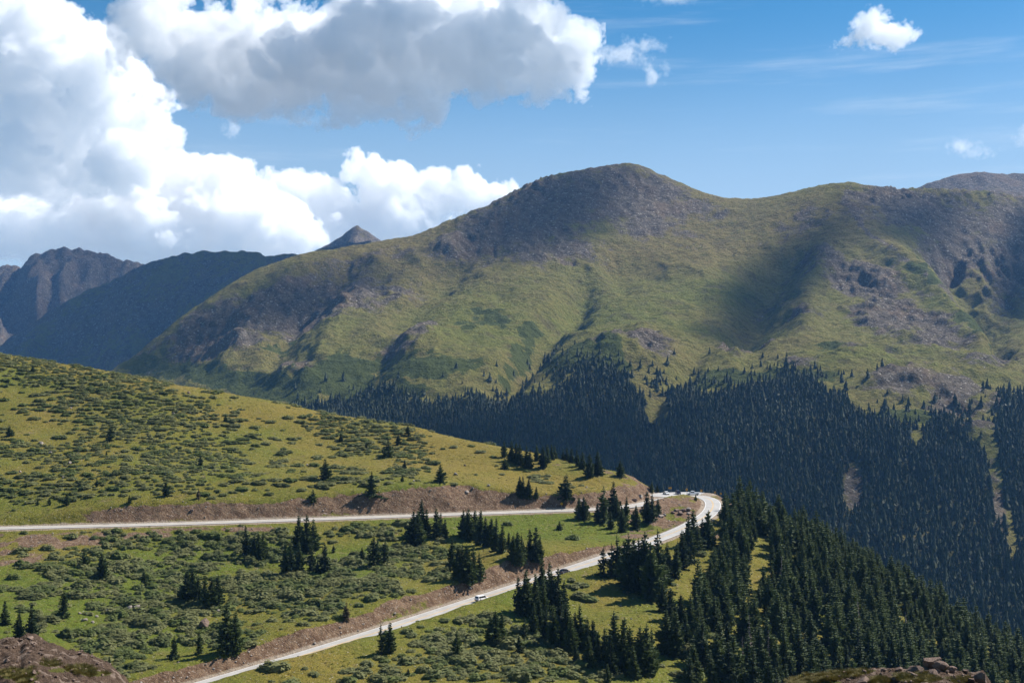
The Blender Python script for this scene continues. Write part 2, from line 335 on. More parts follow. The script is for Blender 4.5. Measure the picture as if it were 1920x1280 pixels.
# ------------------------------------------------------------------ the far side of the valley: the big mountain
farpts = [P(*q) for q in [
    # skyline
    (208, 697, 2350), (270, 650, 2420), (330, 603, 2490), (400, 552, 2560), (460, 517, 2610), (520, 491, 2650), (600, 470, 2700), (700, 455, 2760), (790, 438, 2830), (850, 413, 2880), (900, 394, 2910), (960, 366, 2950), (1010, 340, 2985), (1070, 322, 3010), (1130, 313, 3025), (1185, 307, 3040), (1225, 322, 3040), (1290, 348, 3040), (1370, 375, 3030), (1450, 371, 3010), (1530, 350, 2970), (1575, 343, 2950), (1640, 350, 2950), (1720, 358, 2960), (1820, 358, 2960), (1920, 372, 2950), (2100, 380, 2950),
    # behind the skyline
    # faces
    (1185, 360, 2930), (1060, 390, 2830), (930, 440, 2720), (1120, 440, 2740), (1000, 480, 2610), (1090, 490, 2600), (1100, 530, 2440), (1010, 540, 2420), (1240, 420, 2800), (1300, 420, 2830), (1350, 450, 2750), (1250, 500, 2560), (1180, 580, 2250), (1300, 580, 2300), (1250, 640, 2000), (1140, 660, 1950),
    (700, 520, 2560), (600, 550, 2450), (800, 520, 2540), (880, 560, 2350), (800, 620, 2130), (700, 650, 2050), (500, 580, 2440), (430, 640, 2290), (560, 680, 2080), (640, 740, 1870), (740, 720, 1860), (480, 720, 2060), (330, 690, 2270), (350, 740, 2100), (880, 680, 1900), (1000, 610, 2190), (985, 660, 2020), (950, 710, 1870), (925, 745, 1780), (1060, 590, 2200),
    # right spur and what lies beside it
    (1575, 400, 2760), (1520, 440, 2700), (1610, 420, 2690), (1640, 470, 2540), (1690, 520, 2400), (1760, 580, 2250), (1830, 640, 2080), (1560, 520, 2430), (1600, 570, 2260), (1680, 620, 2080), (1450, 450, 2720), (1460, 520, 2520), (1440, 600, 2240), (1380, 660, 1980), (1500, 640, 2010),
    (1720, 450, 2640), (1790, 430, 2740), (1800, 520, 2500), (1850, 590, 2300), (1900, 450, 2740), (1900, 540, 2500), (1930, 620, 2250), (2050, 500, 2600), (2100, 650, 2150),
    (1560, 640, 1990), (1620, 660, 1930), (1720, 690, 1830), (1820, 690, 1880), (1920, 690, 1900), (1860, 650, 2040),
    # benches and tree line
    (1100, 700, 1840), (1200, 690, 1830), (1300, 700, 1830), (1330, 735, 1740), (1450, 700, 1800), (1550, 700, 1760), (1560, 740, 1660), (1640, 740, 1660), (1700, 770, 1580), (1800, 760, 1620), (1900, 740, 1700), (1780, 800, 1520), (1850, 810, 1500), (1000, 770, 1720), (850, 770, 1740), (700, 770, 1800),
    # forest down to the valley floor
    (650, 800, 1720), (850, 830, 1600), (1000, 840, 1560), (1150, 800, 1620), (1250, 820, 1560), (1400, 820, 1540), (1100, 900, 1430), (1300, 900, 1420), (1500, 880, 1420), (1650, 860, 1430), (1500, 980, 1290), (1700, 960, 1280), (1850, 900, 1370), (1700, 1080, 1160), (1900, 1000, 1240), (1900, 1120, 1100), (1900, 1230, 1000), (2150, 1000, 1250), (2200, 1200, 1030), (1500, 1120, 1150), (1300, 1000, 1280), (1000, 940, 1400), (700, 900, 1550)]]
# ground that falls away behind the skyline
for q in [(208, 697, 2350), (400, 552, 2560), (520, 491, 2650), (700, 455, 2760), (900, 394, 2910), (1070, 322, 3010), (1185, 307, 3040), (1370, 375, 3030), (1575, 343, 2950), (1720, 358, 2960), (1920, 372, 2950), (2300, 400, 2950)]:
    a = P(*q); farpts.append((a[0]*1.06, a[1]+170, a[2]-75)); farpts.append((a[0]*1.15, a[1]+500, a[2]-260))
farpts += [(-1150, 2300, -160), (-1000, 2000, -190), (-900, 1700, -215), (-700, 1450, -240), (-1600, 2600, -180), (-300, 1350, -230), (0, 1200, -245), (250, 1050, -268), (500, 900, -285), (0, 950, -300), (-400, 1000, -300), (900, 860, -290), (1500, 1500, -100), (1800, 2200, 120), (2200, 2900, 350), (1900, 1200, -180), (-1600, 1500, -240), (-1200, 3000, -100), (-1700, 3400, -60)]
tpsF = TPS(farpts, 2e-5, 400.)
NR, NC = 640, 1000
yr = 860*np.exp(np.linspace(0, math.log(3560/860), NR)); sr = np.linspace(-.72, .68, NC)
Sg, Yf = np.meshgrid(sr, yr); Xf = Sg*Yf
Zf = tpsF(Xf, Yf)
Uf = UC+Sg*F; Vf = VH-Zf/Yf*F
wob = lambda k, s: fbm(Xf, Yf, k, 4, s)
rockP = blobs(Uf, Vf, [(1020, 400, 190, 62, -20), (910, 445, 120, 36, -20), (1180, 370, 130, 62, 20), (1290, 385, 100, 24, 22, .7), (560, 540, 160, 24, -20, .8), (380, 610, 90, 26, -35),  (1010, 470, 120, 28, 0, .8), (460, 600, 230, 42, -22), (600, 575, 150, 34, -12), (400, 660, 120, 22, -8), (700, 560, 100, 24, -12, .75), (770, 635, 55, 20, -15, .9), (620, 500, 120, 18, -10, .55), (560, 700, 50, 18, 0, .8), (740, 480, 60, 14, 0, .55),
    (1610, 525, 95, 34, 12), (1690, 600, 100, 34, 12), (1540, 500, 60, 40, 0, .7), (1760, 640, 70, 22, 15, .9), (1720, 395, 130, 36, 4), (1800, 440, 90, 70, 30), (1890, 450, 60, 110, 0), (1650, 370, 70, 24), (1500, 420, 60, 28, -20, .6), (1700, 730, 70, 26, 0, 1), (1790, 745, 60, 34, 0, .9), (1860, 690, 60, 18, 0, .9), (1630, 660, 60, 10, 0, .9), (1215, 660, 48, 22, 10, 1), (1130, 665, 50, 16, 0, .8), (1375, 660, 28, 20, 0, 1), (1440, 635, 30, 10, 0, .8), (1830, 805, 38, 22, 0, 1), (1500, 690, 30, 12, 0, .8), (1300, 400, 90, 24, 15, .5), (1450, 560, 60, 20, 0, .35), (1600, 920, 28, 50, 8, .9), (1720, 1010, 60, 22, 0, .7), (1870, 950, 18, 60, -10, 1), (1880, 760, 50, 20, 0, .7), (1510, 600, 40, 14, 0, .7)])
rock = np.clip(.03+rockP*.85+.34*wob(120, 11)+.2*wob(34, 12), 0, 1)
brushP = blobs(Uf, Vf, [(300, 690, 90, 22, 10), (480, 730, 150, 22, 10), (640, 700, 110, 40, -20, .8), (800, 690, 120, 30, 0, .8), (975, 650, 22, 90, 28, .6), (700, 740, 100, 24), (900, 600, 90, 40, 0, .5), (1080, 690, 110, 24), (1350, 715, 90, 14), (1480, 715, 90, 12), (1700, 780, 80, 12), (1560, 660, 60, 12, 0, .5), (1740, 540, 90, 18, 40, .6), (1840, 640, 90, 18, 30, .6), (540, 640, 80, 20, -20, .5)])
brush = sstep(.35, .65, brushP+.45*wob(70, 13)+.2*wob(22, 14))*(1-.6*rock)
# relief: gullies down the faces, broken rock, knolls on the benches
sk = np.array(farpts[:30])
_su = UC+sk[:, 0]/sk[:, 1]*F; _sv = VH-sk[:, 2]/sk[:, 1]*F
_dv = Vf-np.interp(Uf, _su, _sv); _front = np.interp(Uf, _su, sk[:, 1])-Yf
taper = .12+.88*sstep(0, 50, _dv)*sstep(0, 150, _front)
tsml = .75+.25*sstep(0, 30, _dv)
amp = sstep(900, 1500, Yf)
Zf = Zf+amp*(taper*(fbm(Xf*1.0, Yf*.8, 330, 5, 51)*20+(ridged(Xf+.3*Yf, Yf*.8, 190, 5, 52)-.45)*21*(.5+rock))+tsml*(ridged(Xf, Yf*.9, 52, 5, 53)-.45)*12*(.35+rock)+fbm(Xf*.45, Yf*1.5, 26, 4, 55)*5.5*(1-.5*rock)+fbm(Xf, Yf, 13, 2, 54)*1.5)
knoll = blobs(Uf, Vf, [(1215, 660, 60, 26, 0), (1375, 665, 34, 22), (1720, 730, 90, 30), (1830, 806, 45, 22), (770, 640, 60, 20), (1130, 670, 60, 20), (1600, 690, 60, 16), (1900, 700, 80, 20), (560, 715, 60, 16)])
Zf += knoll*(14+10*ridged(Xf, Yf, 60, 4, 57))
cliff = blobs(Uf, Vf, [(1820, 430, 110, 60, 20, .7), (1890, 480, 60, 110, 0, .8), (1615, 535, 70, 20, 12, .4), (1730, 390, 110, 30, 0, .7)])
Zf -= tsml*sstep(0, 28, _dv)*cliff*(1-ridged(Xf*1.8, Yf*.45, 110, 5, 58))*52
Zf += blobs(Uf, Vf, [(985, 352, 70, 26, -25), (1790, 362, 150, 20), (860, 415, 60, 16, -25, .6)])*(ridged(Xf, Yf, 34, 4, 59)-.42)*20
def lines(u, v, L):
    m = np.zeros_like(u)
    for pts, wd, am in L:
        d2 = np.full(u.shape, 1e9)
        for (a, b), (c, d) in zip(pts[:-1], pts[1:]):
            t = np.clip(((u-a)*(c-a)+(v-b)*(d-b))/((c-a)**2+(d-b)**2), 0, 1)
            d2 = np.minimum(d2, (u-a-t*(c-a))**2+(v-b-t*(d-b))**2)
        m += am*np.exp(-d2/wd**2)
    return m
uw = Uf+12*wob(120, 31); vw = Vf+10*wob(90, 32)
Zf += 1.5*taper*lines(uw, vw, [([(1090, 545), (1030, 610), (985, 680), (935, 745)], 26, -26), ([(1090, 560), (1180, 520), (1260, 460)], 40, -14), ([(880, 480), (800, 560), (700, 680), (640, 745)], 30, -16), ([(1740, 430), (1770, 500), (1820, 570), (1880, 650)], 26, -34), ([(1585, 365), (1625, 425), (1700, 500), (1790, 590), (1850, 650)], 22, 22),
    ([(1500, 430), (1440, 530), (1390, 640)], 40, -26), ([(1560, 400), (1530, 500), (1510, 600)], 30, 14), ([(960, 380), (900, 450), (840, 470)], 30, 14), ([(1060, 340), (1000, 420), (930, 460)], 24, -16), ([(1185, 320), (1170, 400), (1120, 460)], 26, 16), ([(1290, 360), (1240, 440), (1160, 500)], 30, -12), ([(560, 500), (470, 600), (420, 690)], 26, 12), ([(640, 500), (560, 590), (520, 680)], 24, -14), ([(720, 470), (650, 570), (600, 660)], 24, 10),
    ([(1830, 370), (1800, 430), (1790, 480)], 14, -30), ([(1870, 375), (1850, 440), (1850, 500)], 14, 16), ([(1780, 370), (1750, 410)], 12, -18), ([(1200, 640), (1130, 690), (1060, 700)], 26, 14), ([(1300, 690), (1230, 740), (1220, 790)], 20, -14)])
path = lines(Uf+5*wob(40, 33), Vf, [([(1585, 375), (1620, 430), (1690, 500), (1770, 570), (1800, 600)], 5, 1.)])
def far_at(A, x, y):
    s = x/y; i = np.clip(np.searchsorted(yr, y)-1, 0, NR-2); j = np.clip(np.searchsorted(sr, s)-1, 0, NC-2)
    fy = (y-yr[i])/(yr[i+1]-yr[i]); fx = (s-sr[j])/(sr[j+1]-sr[j])
    return (A[i, j]*(1-fx)+A[i, j+1]*fx)*(1-fy)+(A[i+1, j]*(1-fx)+A[i+1, j+1]*fx)*fy
Vf = VH-Zf/Yf*F
lush = np.clip(.5+.7*wob(260, 61)+.3*wob(60, 62)+.45*blobs(Uf, Vf, [(1150, 580, 160, 60, -25), (1250, 540, 150, 40), (1700, 660, 200, 24), (1760, 560, 90, 30, 40), (900, 620, 120, 60)])-.6*blobs(Uf, Vf, [(1380, 430, 170, 60, -10), (1250, 470, 130, 50, -25), (700, 500, 220, 50, -10), (1600, 420, 100, 40)]), 0, 1)
# forest floor and tree line
forestP = np.array([(560, 768), (640, 752), (760, 745), (840, 750), (900, 742), (960, 748), (1020, 745), (1060, 715), (1090, 692), (1140, 690), (1180, 700), (1196, 740), (1215, 752), (1240, 738), (1290, 728), (1330, 742), (1400, 722), (1460, 712), (1530, 722), (1580, 742), (1620, 775), (1680, 792), (1740, 800), (1765, 775), (1800, 790), (1850, 860), (1868, 800), (1880, 745), (1920, 742), (2100, 740), (2600, 720)], float)
tl = np.interp(Uf, forestP[:, 0], forestP[:, 1])+13*wob(60, 71)+12*wob(150, 73)
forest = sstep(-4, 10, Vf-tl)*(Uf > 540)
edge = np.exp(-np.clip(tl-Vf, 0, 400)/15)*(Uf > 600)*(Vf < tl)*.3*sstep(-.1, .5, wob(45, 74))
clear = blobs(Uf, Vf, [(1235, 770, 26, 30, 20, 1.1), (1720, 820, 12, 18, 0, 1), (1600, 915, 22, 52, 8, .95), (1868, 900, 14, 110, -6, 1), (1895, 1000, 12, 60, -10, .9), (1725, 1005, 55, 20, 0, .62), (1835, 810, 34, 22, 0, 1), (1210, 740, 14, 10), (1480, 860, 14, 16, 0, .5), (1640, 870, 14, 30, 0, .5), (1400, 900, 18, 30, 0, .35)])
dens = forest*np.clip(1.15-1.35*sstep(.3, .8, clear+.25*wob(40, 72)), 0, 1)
me = mesh_np('mountain', np.stack([Xf, Yf, Zf], -1).reshape(-1, 3), grid_faces(NR, NC), True, {'rock': np.clip(rock+.5*path, 0, 1), 'brush': brush, 'lush': lush, 'wood': dens})
def far_material(name, snow=0):
    m, t, b = new_mat(name); n = NT(t); p = n.pos()
    n1 = n.noise(p, .012, 6, .6); n2 = n.noise(p, .06, 6, .68); n3 = n.noise(p, .25, 5, .7)
    st = n.noise(n.map(p, (1., 1., 3.2)), .03, 6, .65)
    g = n.math('ADD', n.attr('lush'), n.math('MULTIPLY', n.math('SUBTRACT', n2, .5), 1.3), True)
    grass = n.mix(g, (.178, .14, .05), (.142, .148, .033))
    grass = n.mix(n.ramp(st, .5, .7), grass, (.18, .158, .048))
    grass = n.mix(n.math('MULTIPLY', n.ramp(n.noise(p, .02, 7, .7), .52, .66), .6), grass, (.09, .072, .04))
    grass = n.mix(n.math('MULTIPLY', n.ramp(n.noise(n.map(p, (1., 1.7, 1.7)), .085, 6, .75), .5, .62), .55), grass, (.05, .058, .02))
    grass = n.mul(grass, n.math('ADD', .3, n.math('MULTIPLY', n3, 1.45)))
    rk = n.mix(n.ramp(n2, .3, .7), (.075, .06, .045), (.155, .13, .1))
    rk = n.mix(n.math('MULTIPLY', n.ramp(n1, .5, .62), .55), rk, (.165, .115, .075))
    rk = n.mix(n.ramp(n.noise(p, .17, 4, .75), .57, .66), rk, (.4, .365, .32))
    rk = n.mul(rk, n.math('ADD', .3, n.math('MULTIPLY', n3, 1.4)))
    rm = n.ramp(n.math('ADD', n.attr('rock'), n.math('MULTIPLY', n.math('SUBTRACT', n.noise(p, .028, 9, .78), .5), 2.1)), .34, .66)
    col = n.mix(rm, grass, rk)
    bm = n.ramp(n.math('ADD', n.attr('brush'), n.math('MULTIPLY', n.math('SUBTRACT', n.noise(p, .045, 8, .78), .5), 2.2)), .42, .62)
    col = n.mix(bm, col, n.mul((.066, .08, .022), n.math('ADD', .35, n.math('MULTIPLY', n3, 1.25))))
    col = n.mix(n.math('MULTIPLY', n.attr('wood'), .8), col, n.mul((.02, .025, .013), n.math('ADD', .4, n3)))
    n.L.new(col, b.inputs['Base Color']); finish(b, .95, .05)
    h = n.math('ADD', n.math('MULTIPLY', n2, 1.), n.math('MULTIPLY', n3, .45))
    n.L.new(n.bump(h, 1., 14.), b.inputs['Normal'])
    return m
m_far = far_material('mountain_turf_and_scree')
mountain = tag(link('mountain', me, [m_far]), kind='structure', label='broad green and grey mountain with a rounded peak')

# the mountains behind it
def ridge_mountain(name, prof, Y0, depth, front, back, relief, lab, seed, rockv=.8, lushv=.3, step=9., yskew=0., foot=None):
    pr = np.array(prof, float); x0, x1 = (pr[0, 0]-UC)/F*Y0, (pr[-1, 0]-UC)/F*Y0
    gx = np.arange(x0, x1, step); gy = np.r_[np.arange(Y0-depth, Y0+60, step*1.3), np.arange(Y0+60, Y0+depth*.6, step*4)]
    Xr, Yr = np.meshgrid(gx, gy)
    yl = Y0+yskew*(Xr-x0)/(x1-x0)+fbm(Xr, Xr*0+seed, 500, 3, seed)*70
    uu = UC+Xr/yl*F
    zr = (VH-np.interp(uu, pr[:, 0], pr[:, 1]))/F*yl
    d = yl-Yr
    z = zr-np.where(d > 0, front*d*(1-.25*np.clip(d/depth, 0, 1)), -back*d)
    fall = np.clip(np.abs(d)/150, 0, 1)
    z += (np.minimum(ridged(Xr*1.3, Yr*.55, 330, 5, seed+3), .95)-.9)*relief*np.clip(np.abs(d)/320, .03, 1)+fbm(Xr, Yr, 130, 4, seed+5)*relief*.2*(.25+.75*fall)+fbm(Xr, Yr, 45, 3, seed+8)*relief*.09
    if foot is not None: z = np.maximum(z, foot+.08*(Yr-gy[0])+fbm(Xr, Yr, 300, 4, seed+9)*30)
    z = np.maximum(z, -330)
    rk = np.clip(rockv+fbm(Xr, Yr, 200, 4, seed+6)*.6, 0, 1)
    if foot is not None: rk *= sstep(foot+40, foot+170, z+60*fbm(Xr, Yr, 150, 3, seed+7))
    o = link(name, mesh_np(name, np.stack([Xr, Yr, z], -1).reshape(-1, 3), grid_faces(*Xr.shape), True,
        {'rock': rk, 'brush': np.clip(fbm(Xr, Yr, 220, 4, seed+2), 0, 1)*.8*(1-rk), 'lush': lushv+0*rk, 'wood': 0*rk}), [m_far])
    return tag(o, kind='structure', label=lab)
ridge_mountain('mountain_ridge', [(-500, 900), (-200, 760), (0, 645), (60, 606), (120, 567), (200, 529), (265, 497), (300, 486), (340, 478), (385, 470), (430, 467), (470, 471), (500, 477), (560, 474), (600, 466), (660, 452), (720, 455), (850, 480), (1100, 560)],
    4300, 1500, .62, .55, 170, 'dark ridge in cloud shadow left of the big mountain', 81, .55, .25)
ridge_mountain('mountain_crag', [(-700, 620), (-300, 560), (-60, 515), (0, 499), (25, 497), (40, 503), (55, 482), (80, 470), (105, 459), (125, 461), (150, 464), (180, 470), (215, 480), (250, 487), (285, 499), (330, 512), (420, 560), (600, 700)],
    5400, 1500, .66, .6, 300, 'craggy grey mountain at the far left', 91, 1., .5, 10., 0, -130)
ridge_mountain('mountain_pyramid', [(380, 620), (500, 520), (560, 484), (600, 466), (625, 452), (645, 437), (660, 427), (672, 421), (684, 429), (700, 441), (716, 452), (760, 480), (860, 560)],
    5200, 1100, .7, .7, 150, 'small pointed peak behind the shoulder of the big mountain', 101, .95, .3)
ridge_mountain('mountain_shoulder', [(1500, 480), (1640, 400), (1700, 360), (1740, 342), (1790, 328), (1830, 321), (1870, 324), (1920, 325), (2050, 335), (2300, 400), (2600, 520)],
    4300, 1300, .6, .6, 70, 'grey mountain rising behind the right ridge', 111, .9, .3)
# ------------------------------------------------------------------ conifers
def leaf_mat(name, c0, c1, trans=.15, scale=.9, octv=3, c2=None):
    m, t, b = new_mat(name); n = NT(t)
    f = n.math('ADD', n.math('MULTIPLY', n.noise(n.pos(), scale, octv, .6), .8), n.math('MULTIPLY', n.rnd(), .35))
    c = n.mix(n.ramp(f, .3, .85), c0, c1)
    if c2: c = n.mix(n.math('MULTIPLY', n.ramp(n.noise(n.pos(), .07, 5, .65), .46, .62), .75), c, n.mul(c2, n.math('ADD', .4, f)))
    n.L.new(c, b.inputs['Base Color']); finish(b, .7, .2)
    tr = n.N.new('ShaderNodeBsdfTranslucent'); n.L.new(c, tr.inputs[0])
    mx = n.N.new('ShaderNodeMixShader'); mx.inputs[0].default_value = trans
    n.L.new(b.outputs[0], mx.inputs[1]); n.L.new(tr.outputs[0], mx.inputs[2]); n.L.new(mx.outputs[0], t.nodes['Material Output'].inputs[0])
    return m
m_needle = leaf_mat('spruce_needles', (.018, .032, .01), (.06, .084, .02), .22)
m_needle_brown = leaf_mat('browned_needles', (.07, .055, .025), (.12, .085, .035))
m_bark = plain('spruce_bark', (.085, .062, .048), .95, .05, 0, .6, 6.)
m_dead = plain('bleached_deadwood', (.22, .19, .17), .95, .05, 0, .4, 6.)
m_willow = leaf_mat('willow_leaves', (.105, .115, .042), (.2, .205, .082), .38, .9, 3, (.075, .105, .028))
m_willow_green = leaf_mat('fresh_willow_leaves', (.075, .1, .024), (.135, .16, .045), .3)

def tube_np(pts, rads, k=5):
    V_, F_ = [], []
    for (p, r) in zip(pts, rads):
        for i in range(k):
            a = 2*math.pi*i/k; V_.append((p[0]+r*math.cos(a), p[1]+r*math.sin(a), p[2]))
    for j in range(len(pts)-1):
        for i in range(k): F_.append((j*k+i, j*k+(i+1) % k, (j+1)*k+(i+1) % k, (j+1)*k+i))
    return V_, F_
def conifer_meshes(name, width, seed, skirt=0., gaps=.15, dead=False, whorls=20):
    """unit-height spruce: trunk with limb stubs, and a crown of drooping needle sprays"""
    r = random.Random(seed); V_, F_ = [], []
    lean = (r.uniform(-.02, .02), r.uniform(-.02, .02))
    tv, tf = tube_np([(0, 0, -.04), (lean[0]*.4, lean[1]*.4, .4), (lean[0], lean[1], .97)], [.022, .015, .002])
    base = .03+(0 if skirt else r.uniform(0, .05))
    def tri(a, b, c, d=None):
        i = len(V_); V_.extend([a, b, c] if d is None else [a, b, c, d]); F_.append(tuple(range(i, len(V_))))
    lop = r.uniform(0, 6.28)
    for k in range(whorls):
        f = k/(whorls-1); z = base+(1-base)*(f**.92)*.985
        prof = (1-f)**.72*(.9+.18*math.sin(f*9+seed))+.035
        if skirt: prof += skirt*math.exp(-f*9)
        nb = 9 if f < .5 else 7 if f < .8 else 5
        a0 = r.uniform(0, 6.28)
        for b in range(nb):
            if r.random() < gaps: continue
            a = a0+6.283*b/nb+r.uniform(-.3, .3)
            L = width*prof*r.uniform(.62, 1.18)*(1+.18*math.cos(a-lop))
            ca, sa = math.cos(a), math.sin(a); droop = r.uniform(.18, .5)*(1-f*.8)
            ox, oy = lean[0]*z, lean[1]*z
            nseg = 4 if L > .1 else 3 if L > .05 else 2
            for s_ in range(nseg):
                t0 = (s_+.1)/nseg; t1 = (s_+1.25)/nseg
                p0 = L*t0; p1 = L*t1; z0 = z-droop*L*t0+.12*L*t0*t0; z1 = z-droop*L*t1+.16*L*t1*t1
                wd = (.26*L*(1.1-t0)+.014)*r.uniform(.7, 1.3); tilt = r.uniform(-.5, .5)*wd
                j = lambda s: r.uniform(-s, s)*L
                if dead and r.random() < .6: wd *= .2
                tri((ox+p0*ca+j(.04), oy+p0*sa+j(.04), z0), (ox+(p0+p1)*.5*ca-sa*wd, oy+(p0+p1)*.5*sa+ca*wd, (z0+z1)*.5-abs(wd)*.35+tilt), (ox+p1*ca, oy+p1*sa, z1+j(.03)), (ox+(p0+p1)*.5*ca+sa*wd, oy+(p0+p1)*.5*sa-ca*wd, (z0+z1)*.5-abs(wd)*.35-tilt))
                # hanging spray under the limb
                if r.random() < .75:
                    hh = wd*r.uniform(.9, 1.8)
                    q0 = (ox+p0*ca, oy+p0*sa, z0); q1 = (ox+p1*ca, oy+p1*sa, z1)
                    tri(q0, q1, (q1[0]*.95+j(.03), q1[1]*.95+j(.03), z1-hh), (q0[0]*1.02+j(.03), q0[1]*1.02+j(.03), z0-hh*1.1))
    tri((lean[0]-.008, lean[1], .9), (lean[0]+.008, lean[1], .9), (lean[0], lean[1], 1.0))
    tri((lean[0], lean[1]-.008, .9), (lean[0], lean[1]+.008, .9), (lean[0], lean[1], 1.0))
    tm = bpy.data.meshes.new(name+'_trunk'); tm.from_pydata(tv, [], tf); tm.materials.append(m_dead if dead else m_bark)
    cm = bpy.data.meshes.new(name+'_crown'); cm.from_pydata(V_, [], F_)
    return tm, cm
KINDS = {}
def kind(k, lst, mat, **kw):
    KINDS[k] = []
    for i, wdt in enumerate(lst):
        tm, cm = conifer_meshes('%s_%d' % (k, i), wdt, hash_(k)+i*13, **kw); cm.materials.append(mat); KINDS[k].append((tm, cm))
def hash_(s): return sum(ord(c)*(i+3) for i, c in enumerate(s)) % 997
kind('slim', [.23, .25, .21, .265, .235, .26], m_needle, gaps=.09)
kind('full', [.29, .31, .3, .33], m_needle, gaps=.06)
kind('bushy', [.33, .38, .42], m_needle, gaps=.06, skirt=.3, whorls=15)
kind('skirt', [.22, .25], m_needle, gaps=.12, skirt=1.1)
kind('ragged', [.22, .24, .26], m_needle, gaps=.45)
kind('brown', [.3, .26], m_needle_brown, gaps=.3)
kind('snag', [.1, .09], m_dead, gaps=.45, dead=True)
TREES = []                                 # every single tree: (x, y) and height, for spacing
_proto = {}
def tree(u, v, h, kd, label, group=None, pt=None):
    """a spruce whose foot is seen at (u, v) and whose crown is h photo pixels tall"""
    p = pt or hit(u, v); H = h*1.08*p.y/F if pt is None else h
    i = random.randrange(len(KINDS[kd])); tm, cm = KINDS[kd][i]
    key = (kd, i)
    if key not in _proto:
        e = empty('spruce_tree'); t_ = link('trunk', tm, (), e); c_ = link('crown', cm, (), e); _proto[key] = (e, t_, c_)
    else:
        e0, t0, c0 = _proto[key]
        e = e0.copy(); COL.objects.link(e)
        for q in (t0, c0):
            d = q.copy(); COL.objects.link(d); d.parent = e
        for k_ in ('group', 'label', 'category'):
            if k_ in e: del e[k_]
    e.location = (p.x, p.y, near_z(np.array([p.x]), np.array([p.y]))[0]-.02*H)
    e.rotation_euler = (random.uniform(-.03, .03), random.uniform(-.03, .03), random.uniform(0, 6.28))
    s = H*random.uniform(.97, 1.03); e.scale = (s*random.uniform(.92, 1.1), s*random.uniform(.92, 1.1), s)
    tag(e, label, 'tree', group)
    TREES.append((p.x, p.y, H))
    return e
ORD = ['first', 'second', 'third', 'fourth', 'fifth', 'sixth', 'seventh', 'eighth', 'ninth', 'tenth', 'eleventh', 'twelfth', 'thirteenth', 'fourteenth', 'fifteenth', 'sixteenth', 'seventeenth', 'eighteenth']
NUM = ['', 'one', 'two', 'three', 'four', 'five', 'six', 'seven', 'eight', 'nine', 'ten', 'eleven', 'twelve', 'thirteen', 'fourteen', 'fifteen', 'sixteen', 'seventeen', 'eighteen']
G1 = 'lone spruces scattered over the open hillside'
